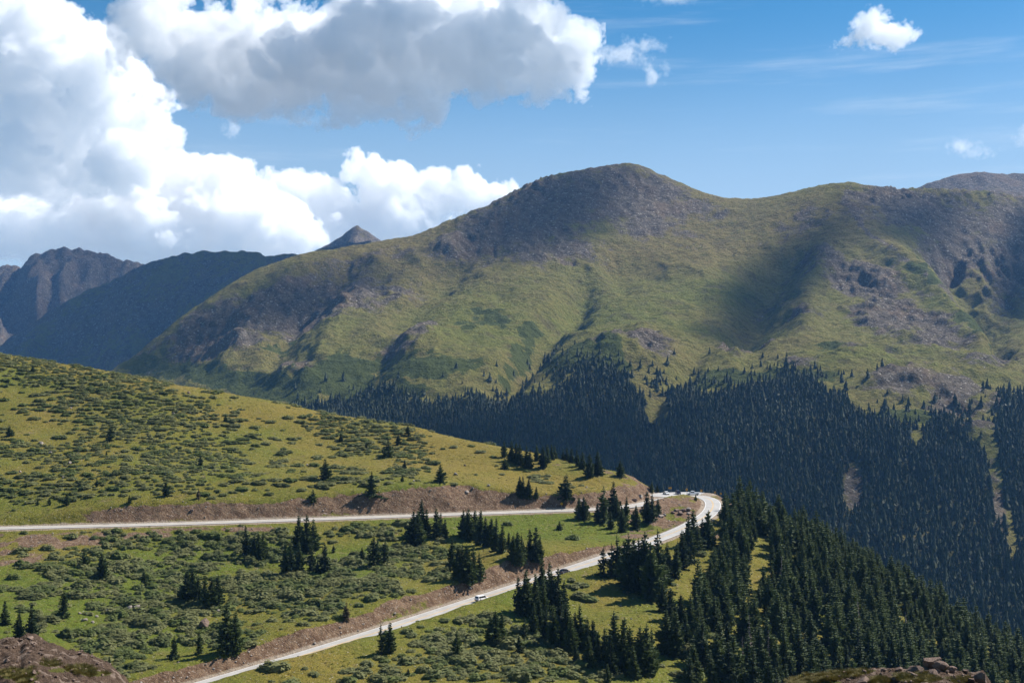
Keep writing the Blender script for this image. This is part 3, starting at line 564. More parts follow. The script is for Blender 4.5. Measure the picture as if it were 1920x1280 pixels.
lone = [
 (62, 698, 14, 'bushy', 'small round spruce just under the skyline of the left hill'),
 (158, 712, 8, 'bushy', 'tiny spruce dot near the skyline, right of the round one'),
 (117, 727, 9, 'bushy', 'tiny dark spruce among willow mounds below the skyline spruce'),
 (8, 751, 9, 'bushy', 'tiny spruce touching the left picture edge high on the hill'),
 (17, 818, 21, 'bushy', 'squat dark spruce near the left edge of the upper hill'),
 (207, 826, 28, 'bushy', 'dark rounded spruce in the middle of the left willow slope'),
 (423, 790, 13, 'full', 'small dark spruce alone on the grass in the middle of the upper hill'),
 (200, 854, 10, 'slim', 'tiny sapling under the dark rounded spruce of the willow slope'),
 (376, 876, 24, 'slim', 'thin pale spruce rising from willows on the upper hill'),
 (181, 913, 16, 'slim', 'small thin spruce above the left end of the brown road cut'),
 (311, 930, 26, 'full', 'pointed spruce standing on the lip of the left road cut'),
 (125, 947, 24, 'full', 'dark pointed spruce where the brown road cut begins'),
 (93, 947, 14, 'bushy', 'low spruce beside the pointed one where the cut begins'),
 (70, 947, 12, 'slim', 'faint little spruce farthest left above the upper road'),
 (243, 945, 15, 'bushy', 'low dark spruce hanging over the brown cut edge'),
 (372, 935, 19, 'brown', 'brownish little tree on the grass above the brown cut'),
 (609, 899, 40, 'bushy', 'big conical lone spruce on the upper hill above the road'),
 (588, 940, 21, 'bushy', 'squat dark spruce at the road cut below the big conical one'),
 (639, 828, 16, 'full', 'small spruce in the willow patch at the middle of the upper hill'),
 (641, 810, 8, 'bushy', 'tiny spruce above the willow patch in mid hill'),
 (696, 927, 42, 'skirt', 'spire spruce with a wide skirt just above the upper road'),
 (729, 857, 32, 'bushy', 'dense round spruce, lowest of three climbing the upper hill'),
 (746, 834, 22, 'bushy', 'middle spruce of three climbing the upper hill'),
 (765, 818, 22, 'bushy', 'topmost of three spruces climbing the upper hill to the skyline'),
 (686, 842, 13, 'full', 'pale small spruce left of the dense round one'),
 (759, 879, 17, 'full', 'small pointed spruce in the low willow strip'),
 (754, 903, 13, 'full', 'small spruce on the lowest willow strip above the road'),
 (825, 904, 34, 'bushy', 'neat triangular spruce alone on the ochre turf above the road'),
 (1162, 892, 30, 'bushy', 'lone triangular spruce on the skyline left of the hairpin'),
 (1062, 933, 40, 'bushy', 'lone twin-topped spruce on the turf above the upper road'),
 (1049, 993, 17, 'bushy', 'small lone spruce on the bright turf between the two roads'),
 (1304, 938, 12, 'slim', 'tiny thin spruce inside the hairpin bend'),
 (625, 1036, 14, 'full', 'small spruce right of the tall clump under the upper road'),
 (157, 1062, 32, 'bushy', 'dark bushy spruce in the left willows under the upper road'),
 (191, 1088, 48, 'full', 'conical lone spruce right of the bushy one in the left willows'),
 (270, 1101, 35, 'slim', 'narrow lone spruce in the middle of the left willows'),
 (120, 1157, 52, 'skirt', 'spire spruce with a spreading dark skirt in the lower left'),
 (8, 1171, 43, 'slim', 'narrow spruce at the left picture edge above the brown mound'),
 (36, 1196, 50, 'slim', 'shorter of two spruces just above the brown mound'),
 (60, 1193, 62, 'slim', 'taller of two spruces just above the brown mound'),
 (340, 1178, 20, 'slim', 'small spruce left of the brown boulder above the lower road'),
 (327, 1233, 42, 'skirt', 'low spreading spruce left of the tall pair above the lower road'),
 (372, 1226, 45, 'ragged', 'ragged pale spruce left of the tall pair above the lower road'),
 (428, 1224, 94, 'slim', 'tallest spruce of the lower left, above the lower road'),
 (440, 1222, 76, 'slim', 'second trunk of the tall pair above the lower road'),
 (205, 1252, 20, 'slim', 'small spruce right of the brown mound in the bottom left'),
 (85, 1078, 15, 'full', 'small faint spruce in the far left willows'),
 (650, 1167, 36, 'brown', 'brownish ragged tree on the bank above the lower road'),
 (715, 1227, 55, 'ragged', 'left one of the spruce pair at the lower edge of the lower road'),
 (731, 1224, 55, 'slim', 'right one of the spruce pair at the lower edge of the lower road'),
 (857, 1232, 50, 'slim', 'narrow lone spruce in the willows below the lower road'),
 (754, 1246, 16, 'full', 'little spruce below the pair at the lower road'),
 (766, 1267, 15, 'bushy', 'little spruce at the bottom edge below the road pair'),
 (985, 1199, 40, 'ragged', 'ragged spruce left of the dark wood below the lower road'),
 (973, 1224, 33, 'full', 'pale short spruce in the lower willows left of the dark wood'),
 (1138, 1282, 38, 'full', 'spruce cut by the bottom edge below the middle of the dark wood'),
 (1058, 1049, 0, '', ''),
]
for u, v, h, k, lab in lone:
    if h: tree(u, v, h, k, lab, G1)
clumps = [
 ('in the clump on the brow of the upper hill', [(945, 857, 30), (946, 879, 20, 'bushy'), (959, 864, 36), (967, 868, 38), (976, 872, 40), (986, 877, 42), (993, 878, 36), (1006, 863, 30), (1018, 877, 38, 'full'), (1027, 866, 32), (1035, 862, 28), (1040, 859, 22)]),
 ('in the line on the brow nearest the hairpin', [(1056, 857, 20), (1063, 864, 26), (1072, 868, 28), (1082, 874, 31), (1093, 879, 32), (1106, 894, 44, 'full'), (1119, 889, 42), (1126, 888, 26)]),
 ('on turf left of the twin-topped spruce', [(973, 931, 38, 'full'), (981, 935, 40), (991, 934, 38), (1006, 936, 22)]),
 ('beside the pull-out at the rock face', [(1222, 923, 20, 'full'), (1232, 922, 12, 'full')]),
 ('between the roads left of the hairpin', [(1085, 973, 40), (1094, 974, 44, 'full'), (1121, 979, 36, 'full'), (1134, 980, 66, 'ragged'), (1146, 992, 32), (1152, 966, 62), (1156, 972, 44), (1166, 1000, 50, 'full'), (1174, 975, 46), (1193, 992, 44, 'full'), (1213, 977, 56), (1222, 977, 50), (1234, 967, 32)]),
 ('in the tight clump below the upper road centre', [(774, 1020, 62, 'full'), (784, 1018, 60), (790, 1003, 64), (800, 1006, 52), (818, 1008, 54), (826, 1007, 46), (835, 1008, 34)]),
 ('in the long clump under the upper road', [(868, 1008, 50, 'full'), (878, 1011, 56, 'full'), (890, 1009, 50), (902, 1021, 66), (910, 1025, 54), (919, 1024, 52, 'full'), (929, 1033, 60), (941, 1037, 52), (953, 1028, 30)]),
 ('in the block above the lower road cut', [(847, 1062, 52), (859, 1086, 62, 'full'), (869, 1089, 66, 'full'), (878, 1090, 64, 'full'), (889, 1086, 60), (900, 1088, 50)]),
 ('in the clump above the lower road black car', [(961, 1058, 50, 'full'), (969, 1058, 58, 'full'), (979, 1052, 50), (993, 1050, 56), (1003, 1051, 64), (1012, 1050, 44)]),
 ('in the tall clump straddling the upper road edge', [(534, 1077, 56), (546, 1077, 50, 'full'), (561, 1074, 58), (560, 1028, 62), (573, 1033, 68), (587, 1031, 58), (585, 1069, 46), (610, 1071, 52), (596, 1071, 24)]),
 ('in the loose turf group under the upper road', [(679, 1051, 26, 'full'), (699, 1063, 56, 'ragged'), (709, 1063, 52, 'ragged'), (721, 1061, 50, 'ragged')]),
 ('in the left clump just under the upper road', [(462, 1041, 56), (475, 1048, 46, 'full'), (485, 1050, 54), (492, 1047, 48)]),
 ('in the dark block among the lower left willows', [(350, 1128, 56, 'full'), (361, 1126, 60, 'full'), (372, 1133, 52), (385, 1141, 62), (397, 1138, 56, 'full'), (410, 1136, 58)]),
 ('in the willow stand below the lower road', [(919, 1206, 52), (929, 1208, 62, 'full'), (941, 1207, 56)]),
 ('screening the lower road beside the white wagon', [(974, 1150, 70), (984, 1152, 78, 'full'), (993, 1151, 66), (1003, 1148, 72), (1016, 1110, 60), (1018, 1160, 76), (1030, 1128, 70), (1036, 1152, 76), (1046, 1151, 82), (1056, 1150, 62)]),
 ('in the dark wood below the lower road, left end', [(1000, 1188, 58), (1010, 1184, 62, 'full'), (1024, 1200, 58), (1036, 1212, 78), (1050, 1208, 92), (1062, 1210, 84), (1079, 1216, 68), (1089, 1216, 78), (1101, 1220, 62), (1113, 1220, 56), (1069, 1226, 70)]),
 ('at the bottom edge left of the meadow', [(1079, 1244, 34, 'full'), (1101, 1248, 56), (1121, 1240, 56), (1134, 1241, 62), (1152, 1252, 106), (1168, 1255, 98), (1182, 1257, 78), (1201, 1261, 82, 'full'), (1213, 1262, 88, 'full'), (1222, 1257, 76), (1145, 1262, 70), (1190, 1272, 60)]),
 ('in front of the lower road past the black car', [(1131, 1080, 54, 'ragged'), (1146, 1081, 62, 'ragged'), (1158, 1080, 74, 'ragged'), (1168, 1078, 62), (1180, 1106, 98, 'full'), (1190, 1100, 90, 'full'), (1197, 1106, 92), (1208, 1106, 102, 'full'), (1221, 1123, 100, 'full'), (1233, 1106, 112, 'ragged'), (1244, 1094, 62), (1253, 1082, 64)]),
 ('on the slope right below the hairpin', [(1268, 1082, 64), (1280, 1066, 72), (1290, 1052, 82), (1300, 1022, 64), (1307, 1034, 50), (1318, 1025, 52, 'full'), (1326, 1024, 66, 'full'), (1335, 1021, 44)]),
 ('around the lower right corner of the meadow', [(1243, 1147, 54, 'full'), (1258, 1166, 62, 'full'), (1274, 1175, 58), (1262, 1200, 60), (1250, 1225, 80, 'full'), (1268, 1232, 84, 'full'), (1284, 1215, 66), (1296, 1180, 64), (1310, 1200, 60, 'full')]),
]
for place, L in clumps:
    L = sorted(L, key=lambda q: q[0]); nn = NUM[len(L)]
    for i, q in enumerate(L):
        k = q[3] if len(q) > 3 else 'slim'
        pos_ = '%s from left of %s spruces' % (ORD[i], nn) if len(L) > 2 else ('left' if i == 0 else 'right')+' one of two spruces'
        tree(q[0], q[1], q[2], k, pos_+' '+place, 'spruces '+place)
tree(1405, 1230, 74, 'snag', 'bare grey dead spruce at the lower left of the right-hand wood', 'dead grey spruces')
tree(1392, 1255, 60, 'snag', 'shorter grey dead spruce nearest the bottom edge of the wood', 'dead grey spruces')

# the wood on the right-hand slope: the nearest trees are single ones, the rest one mass
gaps = [(1425, 1060, 22, 58, 12), (1408, 1125, 16, 26, 0), (1543, 1182, 16, 36, 10), (1690, 1192, 34, 14, 12), (1635, 1125, 10, 20, 0), (1800, 1234, 10, 18, 0), (1155, 1130, 110, 52, -8), (1325, 1043, 26, 18, 0), (1342, 1212, 26, 26, 0), (1290, 1150, 14, 20, 0), (1440, 1210, 20, 14, 0), (1310, 1110, 22, 18, 0), (1380, 1195, 14, 26, 0), (1500, 1240, 20, 14, 0), (1600, 1190, 14, 16, 0)]
top = np.array([(1350, 962), (1380, 955), (1400, 962), (1450, 984), (1500, 1008), (1600, 1064), (1700, 1122), (1800, 1182), (1920, 1254), (2200, 1430)], float)
left = np.array([(940, 1368), (1000, 1352), (1060, 1350), (1100, 1318), (1150, 1300), (1200, 1300), (1290, 1290), (1500, 1290)], float)
cand = []
for _ in range(60000):
    y = 300+220*math.sqrt(random.random()); x = random.uniform(40, 340)
    if y > 520: continue
    cand.append((x, y))
cx = np.array(cand); cz = near_z(cx[:, 0], cx[:, 1]); cu = UC+cx[:, 0]/cx[:, 1]*F; cv = VH-cz/cx[:, 1]*F
okm = (cv > np.interp(cu, top[:, 0], top[:, 1])-1) & (cu > np.interp(cv, left[:, 0], left[:, 1])) & (cv < 1500) & (cu < 2300)
gp = blobs(cu, cv, gaps)+.18*fbm(cx[:, 0], cx[:, 1], 16, 3, 88)
okm &= gp < .4-.25*(fbm(cx[:, 0], cx[:, 1], 24, 3, 90) > .36)
cell = {}
def free(x, y, d):
    i, j = int(x//6), int(y//6)
    for a in (-1, 0, 1):
        for b in (-1, 0, 1):
            for (px, py) in cell.get((i+a, j+b), ()):
                if (px-x)**2+(py-y)**2 < d*d: return False
    return True
def put(x, y): cell.setdefault((int(x//6), int(y//6)), []).append((x, y))
for (x, y, H) in TREES: put(x, y)
wood = []
for (x, y), z, u, v, o in zip(cx, cz, cu, cv, okm):
    if o and free(x, y, 3.8+2.*random.random()): put(x, y); wood.append((x, y, z, u, v))
wood.sort(key=lambda q: q[1]+(0 if (q[3] < 1930 and q[4] < 1345) else 1000))
n_single = max(0, 298-len(TREES))
print('single spruces so far', len(TREES), 'wood', len(wood))
GW = 'spruces of the dense wood on the right-hand slope'
for (x, y, z, u, v) in wood[:n_single]:
    H = random.uniform(8.5, 17.5)*(1 if random.random() > .18 else .55)
    where = ('at the bottom of the wood left of the rocky outcrop' if u < 1480 else 'right behind the rocky outcrop in the bottom right' if u < 1700 else 'at the bottom right end of the wood')
    tree(u, v, H, random.choice(['slim', 'slim', 'full', 'slim', 'ragged', 'full', 'ragged', 'full']), 'dark spruce packed among others '+where, 'packed spruces '+where, Vector((x, y, z)))
def merged(name, items, mat, kinds=None, per=None, smooth=False):
    """many copies of unit meshes (numpy) as one mesh: items (x, y, z, sx, sz, rot, variant)"""
    V_, F_, off = [], [], 0
    for (x, y, z, sx, sz, rot, k) in items:
        v, f = per[k]; c, s = math.cos(rot)*sx, math.sin(rot)*sx
        w_ = np.empty_like(v); w_[:, 0] = v[:, 0]*c-v[:, 1]*s+x; w_[:, 1] = v[:, 0]*s+v[:, 1]*c+y; w_[:, 2] = v[:, 2]*sz+z
        V_.append(w_); F_.append(f+off); off += len(v)
    me = mesh_np(name, np.concatenate(V_), np.concatenate(F_), smooth)
    return link(name, me, [mat])
def unit_np(me):
    v = np.empty(len(me.vertices)*3, np.float32); me.vertices.foreach_get('co', v)
    f = [tuple(p.vertices) for p in me.polygons]; f = np.array([q if len(q) == 4 else (*q, q[0]) for q in f], np.int32)
    return v.reshape(-1, 3), f
def unit_tri(me):
    v, f = unit_np(me); t = np.concatenate([f[:, [0, 1, 2]], f[:, [0, 2, 3]]]); t = t[(t[:, 0] != t[:, 2])]; return v, t
units = [unit_tri(KINDS[k][i][1]) for k, i in (('slim', 0), ('slim', 1), ('full', 0), ('slim', 3), ('ragged', 0), ('full', 2), ('slim', 4))]
rest = []
for (x, y, z, u, v) in wood[n_single:]:
    if u > 2150: continue
    H = random.uniform(8., 17.)*(1 if random.random() > .18 else .55)
    rest.append((x, y, z-.1, H*random.uniform(.9, 1.12), H, random.uniform(0, 6.28), random.randrange(7)))
tag(merged('spruce_wood', rest, m_needle, per=units), kind='stuff', label='dense dark spruce wood running down the right-hand slope')

# the forest across the valley: one far mass of some thousands of small spruces
def far_unit(seed):
    r = random.Random(seed); V_, F_ = [], []
    tiers = 6; k = 7
    for t in range(tiers):
        f = t/tiers; z0 = .04+.9*f*f*.35+.9*f*.62; rad = .17*(1-f)**.85+.015; z1 = z0+.34-.1*f
        a0 = r.uniform(0, 6.28); i0 = len(V_); V_.append((r.uniform(-.01, .01), r.uniform(-.01, .01), min(z1, 1.)))
        for i in range(k):
            a = a0+6.283*i/k; q = rad*r.uniform(.45, 1.35); V_.append((q*math.cos(a), q*math.sin(a), z0-r.uniform(0, .07)))
        for i in range(k): F_.append((i0, i0+1+i, i0+1+(i+1) % k))
    return np.array(V_, np.float32), np.array(F_, np.int32)
funits = [far_unit(i) for i in range(8)]
n_try = 150000
fy = np.sqrt(rng.uniform(860**2, 2150**2, n_try)); fs = rng.uniform(-.24, .6, n_try)
fx = fs*fy; pr = far_at(dens, fx, fy)
fz = far_at(Zf, fx, fy); fu = UC+fs*F; fv = VH-fz/fy*F
stray = .022*blobs(fu, fv, [(700, 740, 120, 20), (900, 720, 80, 20), (1060, 690, 60, 30), (1200, 690, 60, 30), (1300, 715, 100, 16), (1500, 700, 120, 18), (1650, 760, 60, 20), (1800, 770, 80, 24), (1890, 750, 50, 30)])+.9*blobs(fu, fv, [(1100, 700, 40, 24), (1140, 705, 30, 20), (1235, 720, 14, 14), (1500, 702, 26, 10), (735, 738, 40, 10), (1805, 775, 10, 8), (1890, 770, 20, 26)])*.3
keep = (rng.random(n_try) < np.maximum(pr*np.clip(.9+.8*fbm(fx, fy, 60, 4, 99), .08, 1), stray+far_at(edge, fx, fy))) & (fv < 1420)
far_items = []; cell2 = {}
for x, y, z, s_, k in zip(fx, fy, fz, fs, keep):
    if not k: continue
    c = (int(x//4.9), int(y//4.9))
    if len(cell2.get(c, ())) >= 1: continue
    cell2[c] = (1,)
    H = random.choice([6, 8, 10, 11, 12, 13, 14, 17])*random.uniform(.8, 1.2)
    far_items.append((x, y, z-.6, H*random.uniform(1.15, 1.75), H, random.uniform(0, 6.28), random.randrange(8)))
print('far trees', len(far_items), 'near wood rest', len(rest))
m_far_needle = leaf_mat('far_spruce_needles', (.018, .03, .013), (.068, .08, .03), .1, .13, 3)
tag(merged('valley_forest', far_items, m_far_needle, per=funits), kind='stuff', label='blue-green conifer forest covering the far side of the valley')

# ------------------------------------------------------------------ willow mounds
def shrub_mesh(name, seed, flat=1.):
    r = random.Random(seed); bm = bmesh.new()
    nl = r.randint(4, 7)
    lob = [(0, 0, .75, 1.)]+[(r.uniform(-.62, .62), r.uniform(-.45, .45), r.uniform(.3, .5), r.uniform(.5, .95)) for _ in range(nl)]
    vs = []
    for (x, y, q, hh) in lob:
        nrad = 5
        ncards = int(60*q+16)
        for _ in range(ncards):
            a = r.uniform(0, 6.28); e = math.asin(r.uniform(0.02, 1)); rr = q*r.uniform(.72, 1.06)
            c = Vector((x+rr*math.cos(a)*math.cos(e), y+rr*math.sin(a)*math.cos(e), hh*r.uniform(.75, 1.05)*math.sin(e)))
            nrm = Vector((math.cos(a)*math.cos(e), math.sin(a)*math.cos(e), math.sin(e)*1.4+.25)).normalized()
            nrm = (nrm+Vector((r.uniform(-.35, .35), r.uniform(-.35, .35), r.uniform(-.2, .3)))).normalized()
            t1 = nrm.orthogonal().normalized(); t1.rotate(Matrix.Rotation(r.uniform(0, 6.28), 3, nrm)); t2 = nrm.cross(t1)
            s1, s2 = r.uniform(.1, .22), r.uniform(.06, .14)
            f = [bm.verts.new(c+t1*s1*k+t2*s2*l) for k, l in ((1, .2), (.1, 1), (-1, -.1), (-.2, -1))]
            bm.faces.new(f)
    # low inner mass so that no ground shows through
    for (x, y, q, hh) in lob:
        ret = bmesh.ops.create_icosphere(bm, subdivisions=1, radius=1)
        for v in ret['verts']:
            v.co = Vector((x+v.co.x*q*.86, y+v.co.y*q*.86, max(-.1, v.co.z*hh*.8)))
    me = bpy.data.meshes.new(name); bm.to_mesh(me); bm.free()
    return me
SHR = [shrub_mesh('willow_%d' % i, 200+i) for i in range(7)]
SHRG = []
for me in SHR: me.materials.append(m_willow)
for i in (1, 4):
    q = SHR[i].copy(); q.materials.clear(); q.materials.append(m_willow_green); SHRG.append(q)
n_try = 46000
sy = np.sqrt(rng.uniform(270**2, 700**2, n_try)); sx_ = rng.uniform(-.5, .2, n_try)*sy
sz_ = near_z(sx_, sy); su = UC+sx_/sy*F; sv = VH-sz_/sy*F
q = blobs(su, sv, [(60, 700, 150, 30, 10)])
sd = near_attr(sh_density, sx_, sy)+.5*fbm(sx_, sy, 26, 4, 66)+.6*fbm(sx_, sy*1.6, 11, 3, 68)+.75*np.clip(1-(sy-380)/60, 0, 1)*fbm(sx_, sy, 12, 3, 67)
sd -= 1.5*(near_attr(np.maximum(gravel, 0), sx_, sy) > .05)+.75*near_attr(dirt, sx_, sy)
take = (sd > np.where(sy > 430, .74, .62)) | ((sd > .35) & (rng.random(n_try) < .12)) | ((sd > -.05) & (sv < 1290) & (rng.random(n_try) < .012))
take &= (su > -160) & (su < 1400) & (sv < 1330)
cell3 = {}; shrubs = []
for x, y, z, u, v, d, k in zip(sx_, sy, sz_, su, sv, sd, take):
    if not k: continue
    upper = z > -60 and y > 430
    wdt = random.choice([1.3, 1.7, 2.1, 2.6, 3.2, 3.8])*(1. if upper else random.uniform(.5, 1.15))
    ok = True; R_ = wdt*(.8 if upper else .6)
    i, j = int(x//3), int(y//3)
    for a in (-1, 0, 1):
        for b in (-1, 0, 1):
            for (px, py, pr_) in cell3.get((i+a, j+b), ()):
                if (px-x)**2+((py-y)*.8)**2 < (R_+pr_)**2*(.55 if upper else .5): ok = False
    if not ok: continue
    cell3.setdefault((i, j), []).append((x, y, R_))
    if near_attr(dmin, np.array([x]), np.array([y]))[0] < 5.4+wdt*1.1: continue
    hgt = (.35+wdt*.33)*random.uniform(.85, 1.2) if upper else wdt*random.uniform(.45, .85)
    shrubs.append((x, y, z, wdt, hgt, u, v))
inview = [s for s in shrubs if -5 < s[5] < 1925 and s[6] < 1285]
inview.sort(key=lambda s: -s[3]*s[3]/s[1])
big = set(id(s) for s in inview[:290])
print('shrubs', len(shrubs))
def shrub_place(u, v):
    if v < 985 and u < 1240 and v < 990-u*.045:
        return ('high on the left hill near the skyline' if v < 745+.2*u-30 else 'on the grassy upper hill above the upper road' if u < 500 else 'in the scattered patches of the middle upper hill')
    if v > 1278-(u-400)*.34: return 'in the hollow below the lower road'
    return 'in the damp slope under the left part of the upper road' if u < 330 else 'between the two roads, middle part' if u < 620 else 'on the turf between the roads near the spruce clumps'
PW = None
for s in inview[:290]:
    x, y, z, wdt, hgt, u, v = s
    if PW is None: PW = link('willow_shrub', SHR[0]); o = PW
    else:
        o = PW.copy(); COL.objects.link(o); o.data = random.choice(SHR) if random.random() > .16 else random.choice(SHRG)
    o.location = (x, y, z-.05); o.scale = (wdt*1.15, wdt*.9, hgt); o.rotation_euler = (0, 0, random.uniform(-.5, .5)+math.pi*random.randint(0, 1))
    pl = shrub_place(u, v)
    tag(o, 'large grey-green willow mound '+pl, 'shrub', 'willow mounds '+pl)
us = [unit_tri(m_) for m_ in SHR]
for m_, nm, par in ((m_willow, 'willow_scrub', 0), (m_willow_green, 'green_willow_scrub', 1)):
    it = [(s[0], s[1], s[2]-.05, s[3]*1.05, s[4], random.uniform(-.4, .4)+math.pi*random.randint(0, 1), random.randrange(7)) for i, s in enumerate(shrubs) if id(s) not in big and (i % 7 == 0) == bool(par)]
    tag(merged(nm, it, m_, per=us), kind='stuff', label=['grey-green dwarf willow scrub spread over the hillside', 'brighter green low scrub spread over the hillside'][par])

# low herbs and tussocks that roughen the turf
def herb_np(seed):
    r = random.Random(seed); V_, F_ = [], []
    for _ in range(16):
        a = r.uniform(0, 6.28); q = r.random()**.5*.8; x, y = q*math.cos(a), q*math.sin(a); h = r.uniform(.3, 1.)*(1.15-q); b = r.uniform(0, 6.28); w_ = r.uniform(.12, .3)
        i = len(V_); V_ += [(x-w_*math.cos(b), y-w_*math.sin(b), 0), (x+w_*math.cos(b), y+w_*math.sin(b), 0), (x+r.uniform(-.3, .3), y+r.uniform(-.3, .3), h)]; F_.append((i, i+1, i+2))
    return np.array(V_, np.float32), np.array(F_, np.int32)
hn = [herb_np(i) for i in range(6)]
n_try = 130000
hy = np.sqrt(rng.uniform(265**2, 690**2, n_try)); hx = rng.uniform(-.49, .3, n_try)*hy; hz = near_z(hx, hy)
hu = UC+hx/hy*F; hv = VH-hz/hy*F
pr = .16+.5*fbm(hx, hy, 18, 4, 301)-1.2*near_attr(gravel, hx, hy)-.25*near_attr(dirt, hx, hy)
hk = (rng.random(n_try) < pr) & (hu > -60) & (hu < 1650) & (hv < 1300)
m_herb = leaf_mat('alpine_herbs', (.06, .075, .012), (.16, .165, .03), .4); m_herb2 = leaf_mat('dry_tussocks', (.1, .08, .025), (.22, .175, .07), .4)
L = [[], []]
for x, y, z, k in zip(hx, hy, hz, hk):
    if k:
        s_ = random.choice([.2, .28, .36, .5, .7]); L[1 if gnoise(np.array([x/23.]), np.array([y/23.]), 5)[0]+random.uniform(-.5, .5) > .15 else 0].append((x, y, z-.02, s_*1.3, s_*random.uniform(.4, .8), random.uniform(0, 6.28), random.randrange(6)))
print('herbs', len(L[0]), len(L[1]))
tag(merged('grass', L[0], m_herb, per=hn), kind='stuff', label='green herbs and grass tussocks roughening the turf')
tag(merged('grass', L[1], m_herb2, per=hn), kind='stuff', label='dry yellow grass tussocks roughening the turf')
for i, (u, v, h) in enumerate([(1465, 1105, 60), (1520, 1165, 62), (1610, 1180, 58), (1360, 1105, 64), (1700, 1205, 56), (1440, 1255, 70)]):
    tree(u, v, h, 'snag', 'thin grey dead spruce standing inside the right-hand wood', 'dead spruces inside the wood')
# ------------------------------------------------------------------ knolls close to the camera
def soil_material(name, c0, c1, grassy):
    m, t, b = new_mat(name); n = NT(t); p = n.pos()
    f1 = n.noise(p, .5, 6, .65); f2 = n.noise(p, 3.5, 6, .7); f3 = n.noise(p, 14., 3, .65); vr = n.vor(p, 3.2)
    c = n.mix(n.ramp(f2, .3, .7), c0, c1)
    c = n.mix(n.ramp(n.vor(p, 2.3, 'Color'), .72, .78), c, (.22, .165, .13))
    c = n.mix(n.ramp(f3, .62, .7), c, (.24, .18, .14))
    g = n.ramp(n.math('ADD', n.attr('tuft'), n.math('MULTIPLY', n.math('SUBTRACT', f2, .5), .9)), .4, .6)
    c = n.mix(g, c, n.mix(f3, (.06, .07, .016), (.12, .11, .03)))
    c = n.mul(c, n.math('ADD', .5, n.math('MULTIPLY', f3, .95)))
    n.L.new(c, b.inputs['Base Color']); finish(b, .95, .08)
    h = n.math('ADD', n.math('MULTIPLY', f2, 1.), n.math('MULTIPLY', f3, .35))
    n.L.new(n.bump(h, 1., .25), b.inputs['Normal'])
    return m
def knoll_patch(name, prof, Yc, y0, y1, rise, fall, mat, lab, seed, umin, umax, tufts):
    pr = np.array(prof, float)
    yy = np.arange(y0, y1, .11); ss = np.linspace((umin-UC)/F, (umax-UC)/F, int((umax-umin)/F*Yc/.11))
    S, YY = np.meshgrid(ss, yy); XX = S*YY; uu = UC+S*F
    zc = (VH-np.interp(uu, pr[:, 0], pr[:, 1]))/F*Yc
    yc = Yc+fbm(XX, XX*0+seed, 6, 3, seed)*1.5
    d = YY-yc
    z = zc+np.where(d < 0, -d*rise, -d*fall-.03*d*d)
    z += fbm(XX, YY, 3.2, 4, seed+1)*.22+(ridged(XX, YY, 1.1, 4, seed+2)-.45)*.3+fbm(XX, YY, .35, 2, seed+3)*.06
    vv = VH-z/YY*F
    tf = blobs(uu, vv, tufts)
    o = link(name, mesh_np(name, np.stack([XX, YY, z], -1).reshape(-1, 3), grid_faces(*XX.shape), True, {'tuft': tf}), [mat])
    return tag(o, kind='structure', label=lab), (XX, YY, z, vv)
m_soil = soil_material('red_brown_scree_soil', (.062, .041, .03), (.125, .086, .062), 0)
mound, MD = knoll_patch('bare_mound', [(-300, 1225), (-60, 1205), (0, 1199), (20, 1196), (38, 1198), (46, 1192), (66, 1191), (76, 1197), (100, 1203), (125, 1214), (150, 1221), (175, 1231), (200, 1244), (235, 1275), (300, 1330), (420, 1420)], 60, 8, 74, .11, .45, m_soil, 'bare red-brown earth mound in the bottom left corner', 311, -300, 420,
    [(30, 1262, 40, 10), (95, 1243, 20, 6), (150, 1252, 30, 6), (50, 1275, 20, 10), (180, 1262, 30, 5), (110, 1256, 20, 4)])
outcrop, OD = knoll_patch('rocky_outcrop', [(1250, 1380), (1400, 1310), (1470, 1284), (1494, 1278), (1517, 1271), (1552, 1265), (1586, 1261), (1616, 1256), (1639, 1252), (1666, 1252), (1689, 1250), (1726, 1246), (1760, 1246), (1781, 1250), (1797, 1255), (1817, 1259), (1836, 1258), (1846, 1262), (1856, 1280), (1875, 1320), (1960, 1420), (2060, 1500)], 55, 8, 68, .1, .55, m_soil, 'stony outcrop with grass patches in the bottom right', 341, 1250, 2060,
    [(1540, 1270, 50, 6, -8), (1600, 1262, 40, 4, -8), (1725, 1271, 34, 7), (1690, 1268, 14, 4), (1650, 1276, 18, 5), (1800, 1275, 20, 4), (1500, 1280, 30, 5), (1560, 1279, 20, 3)])

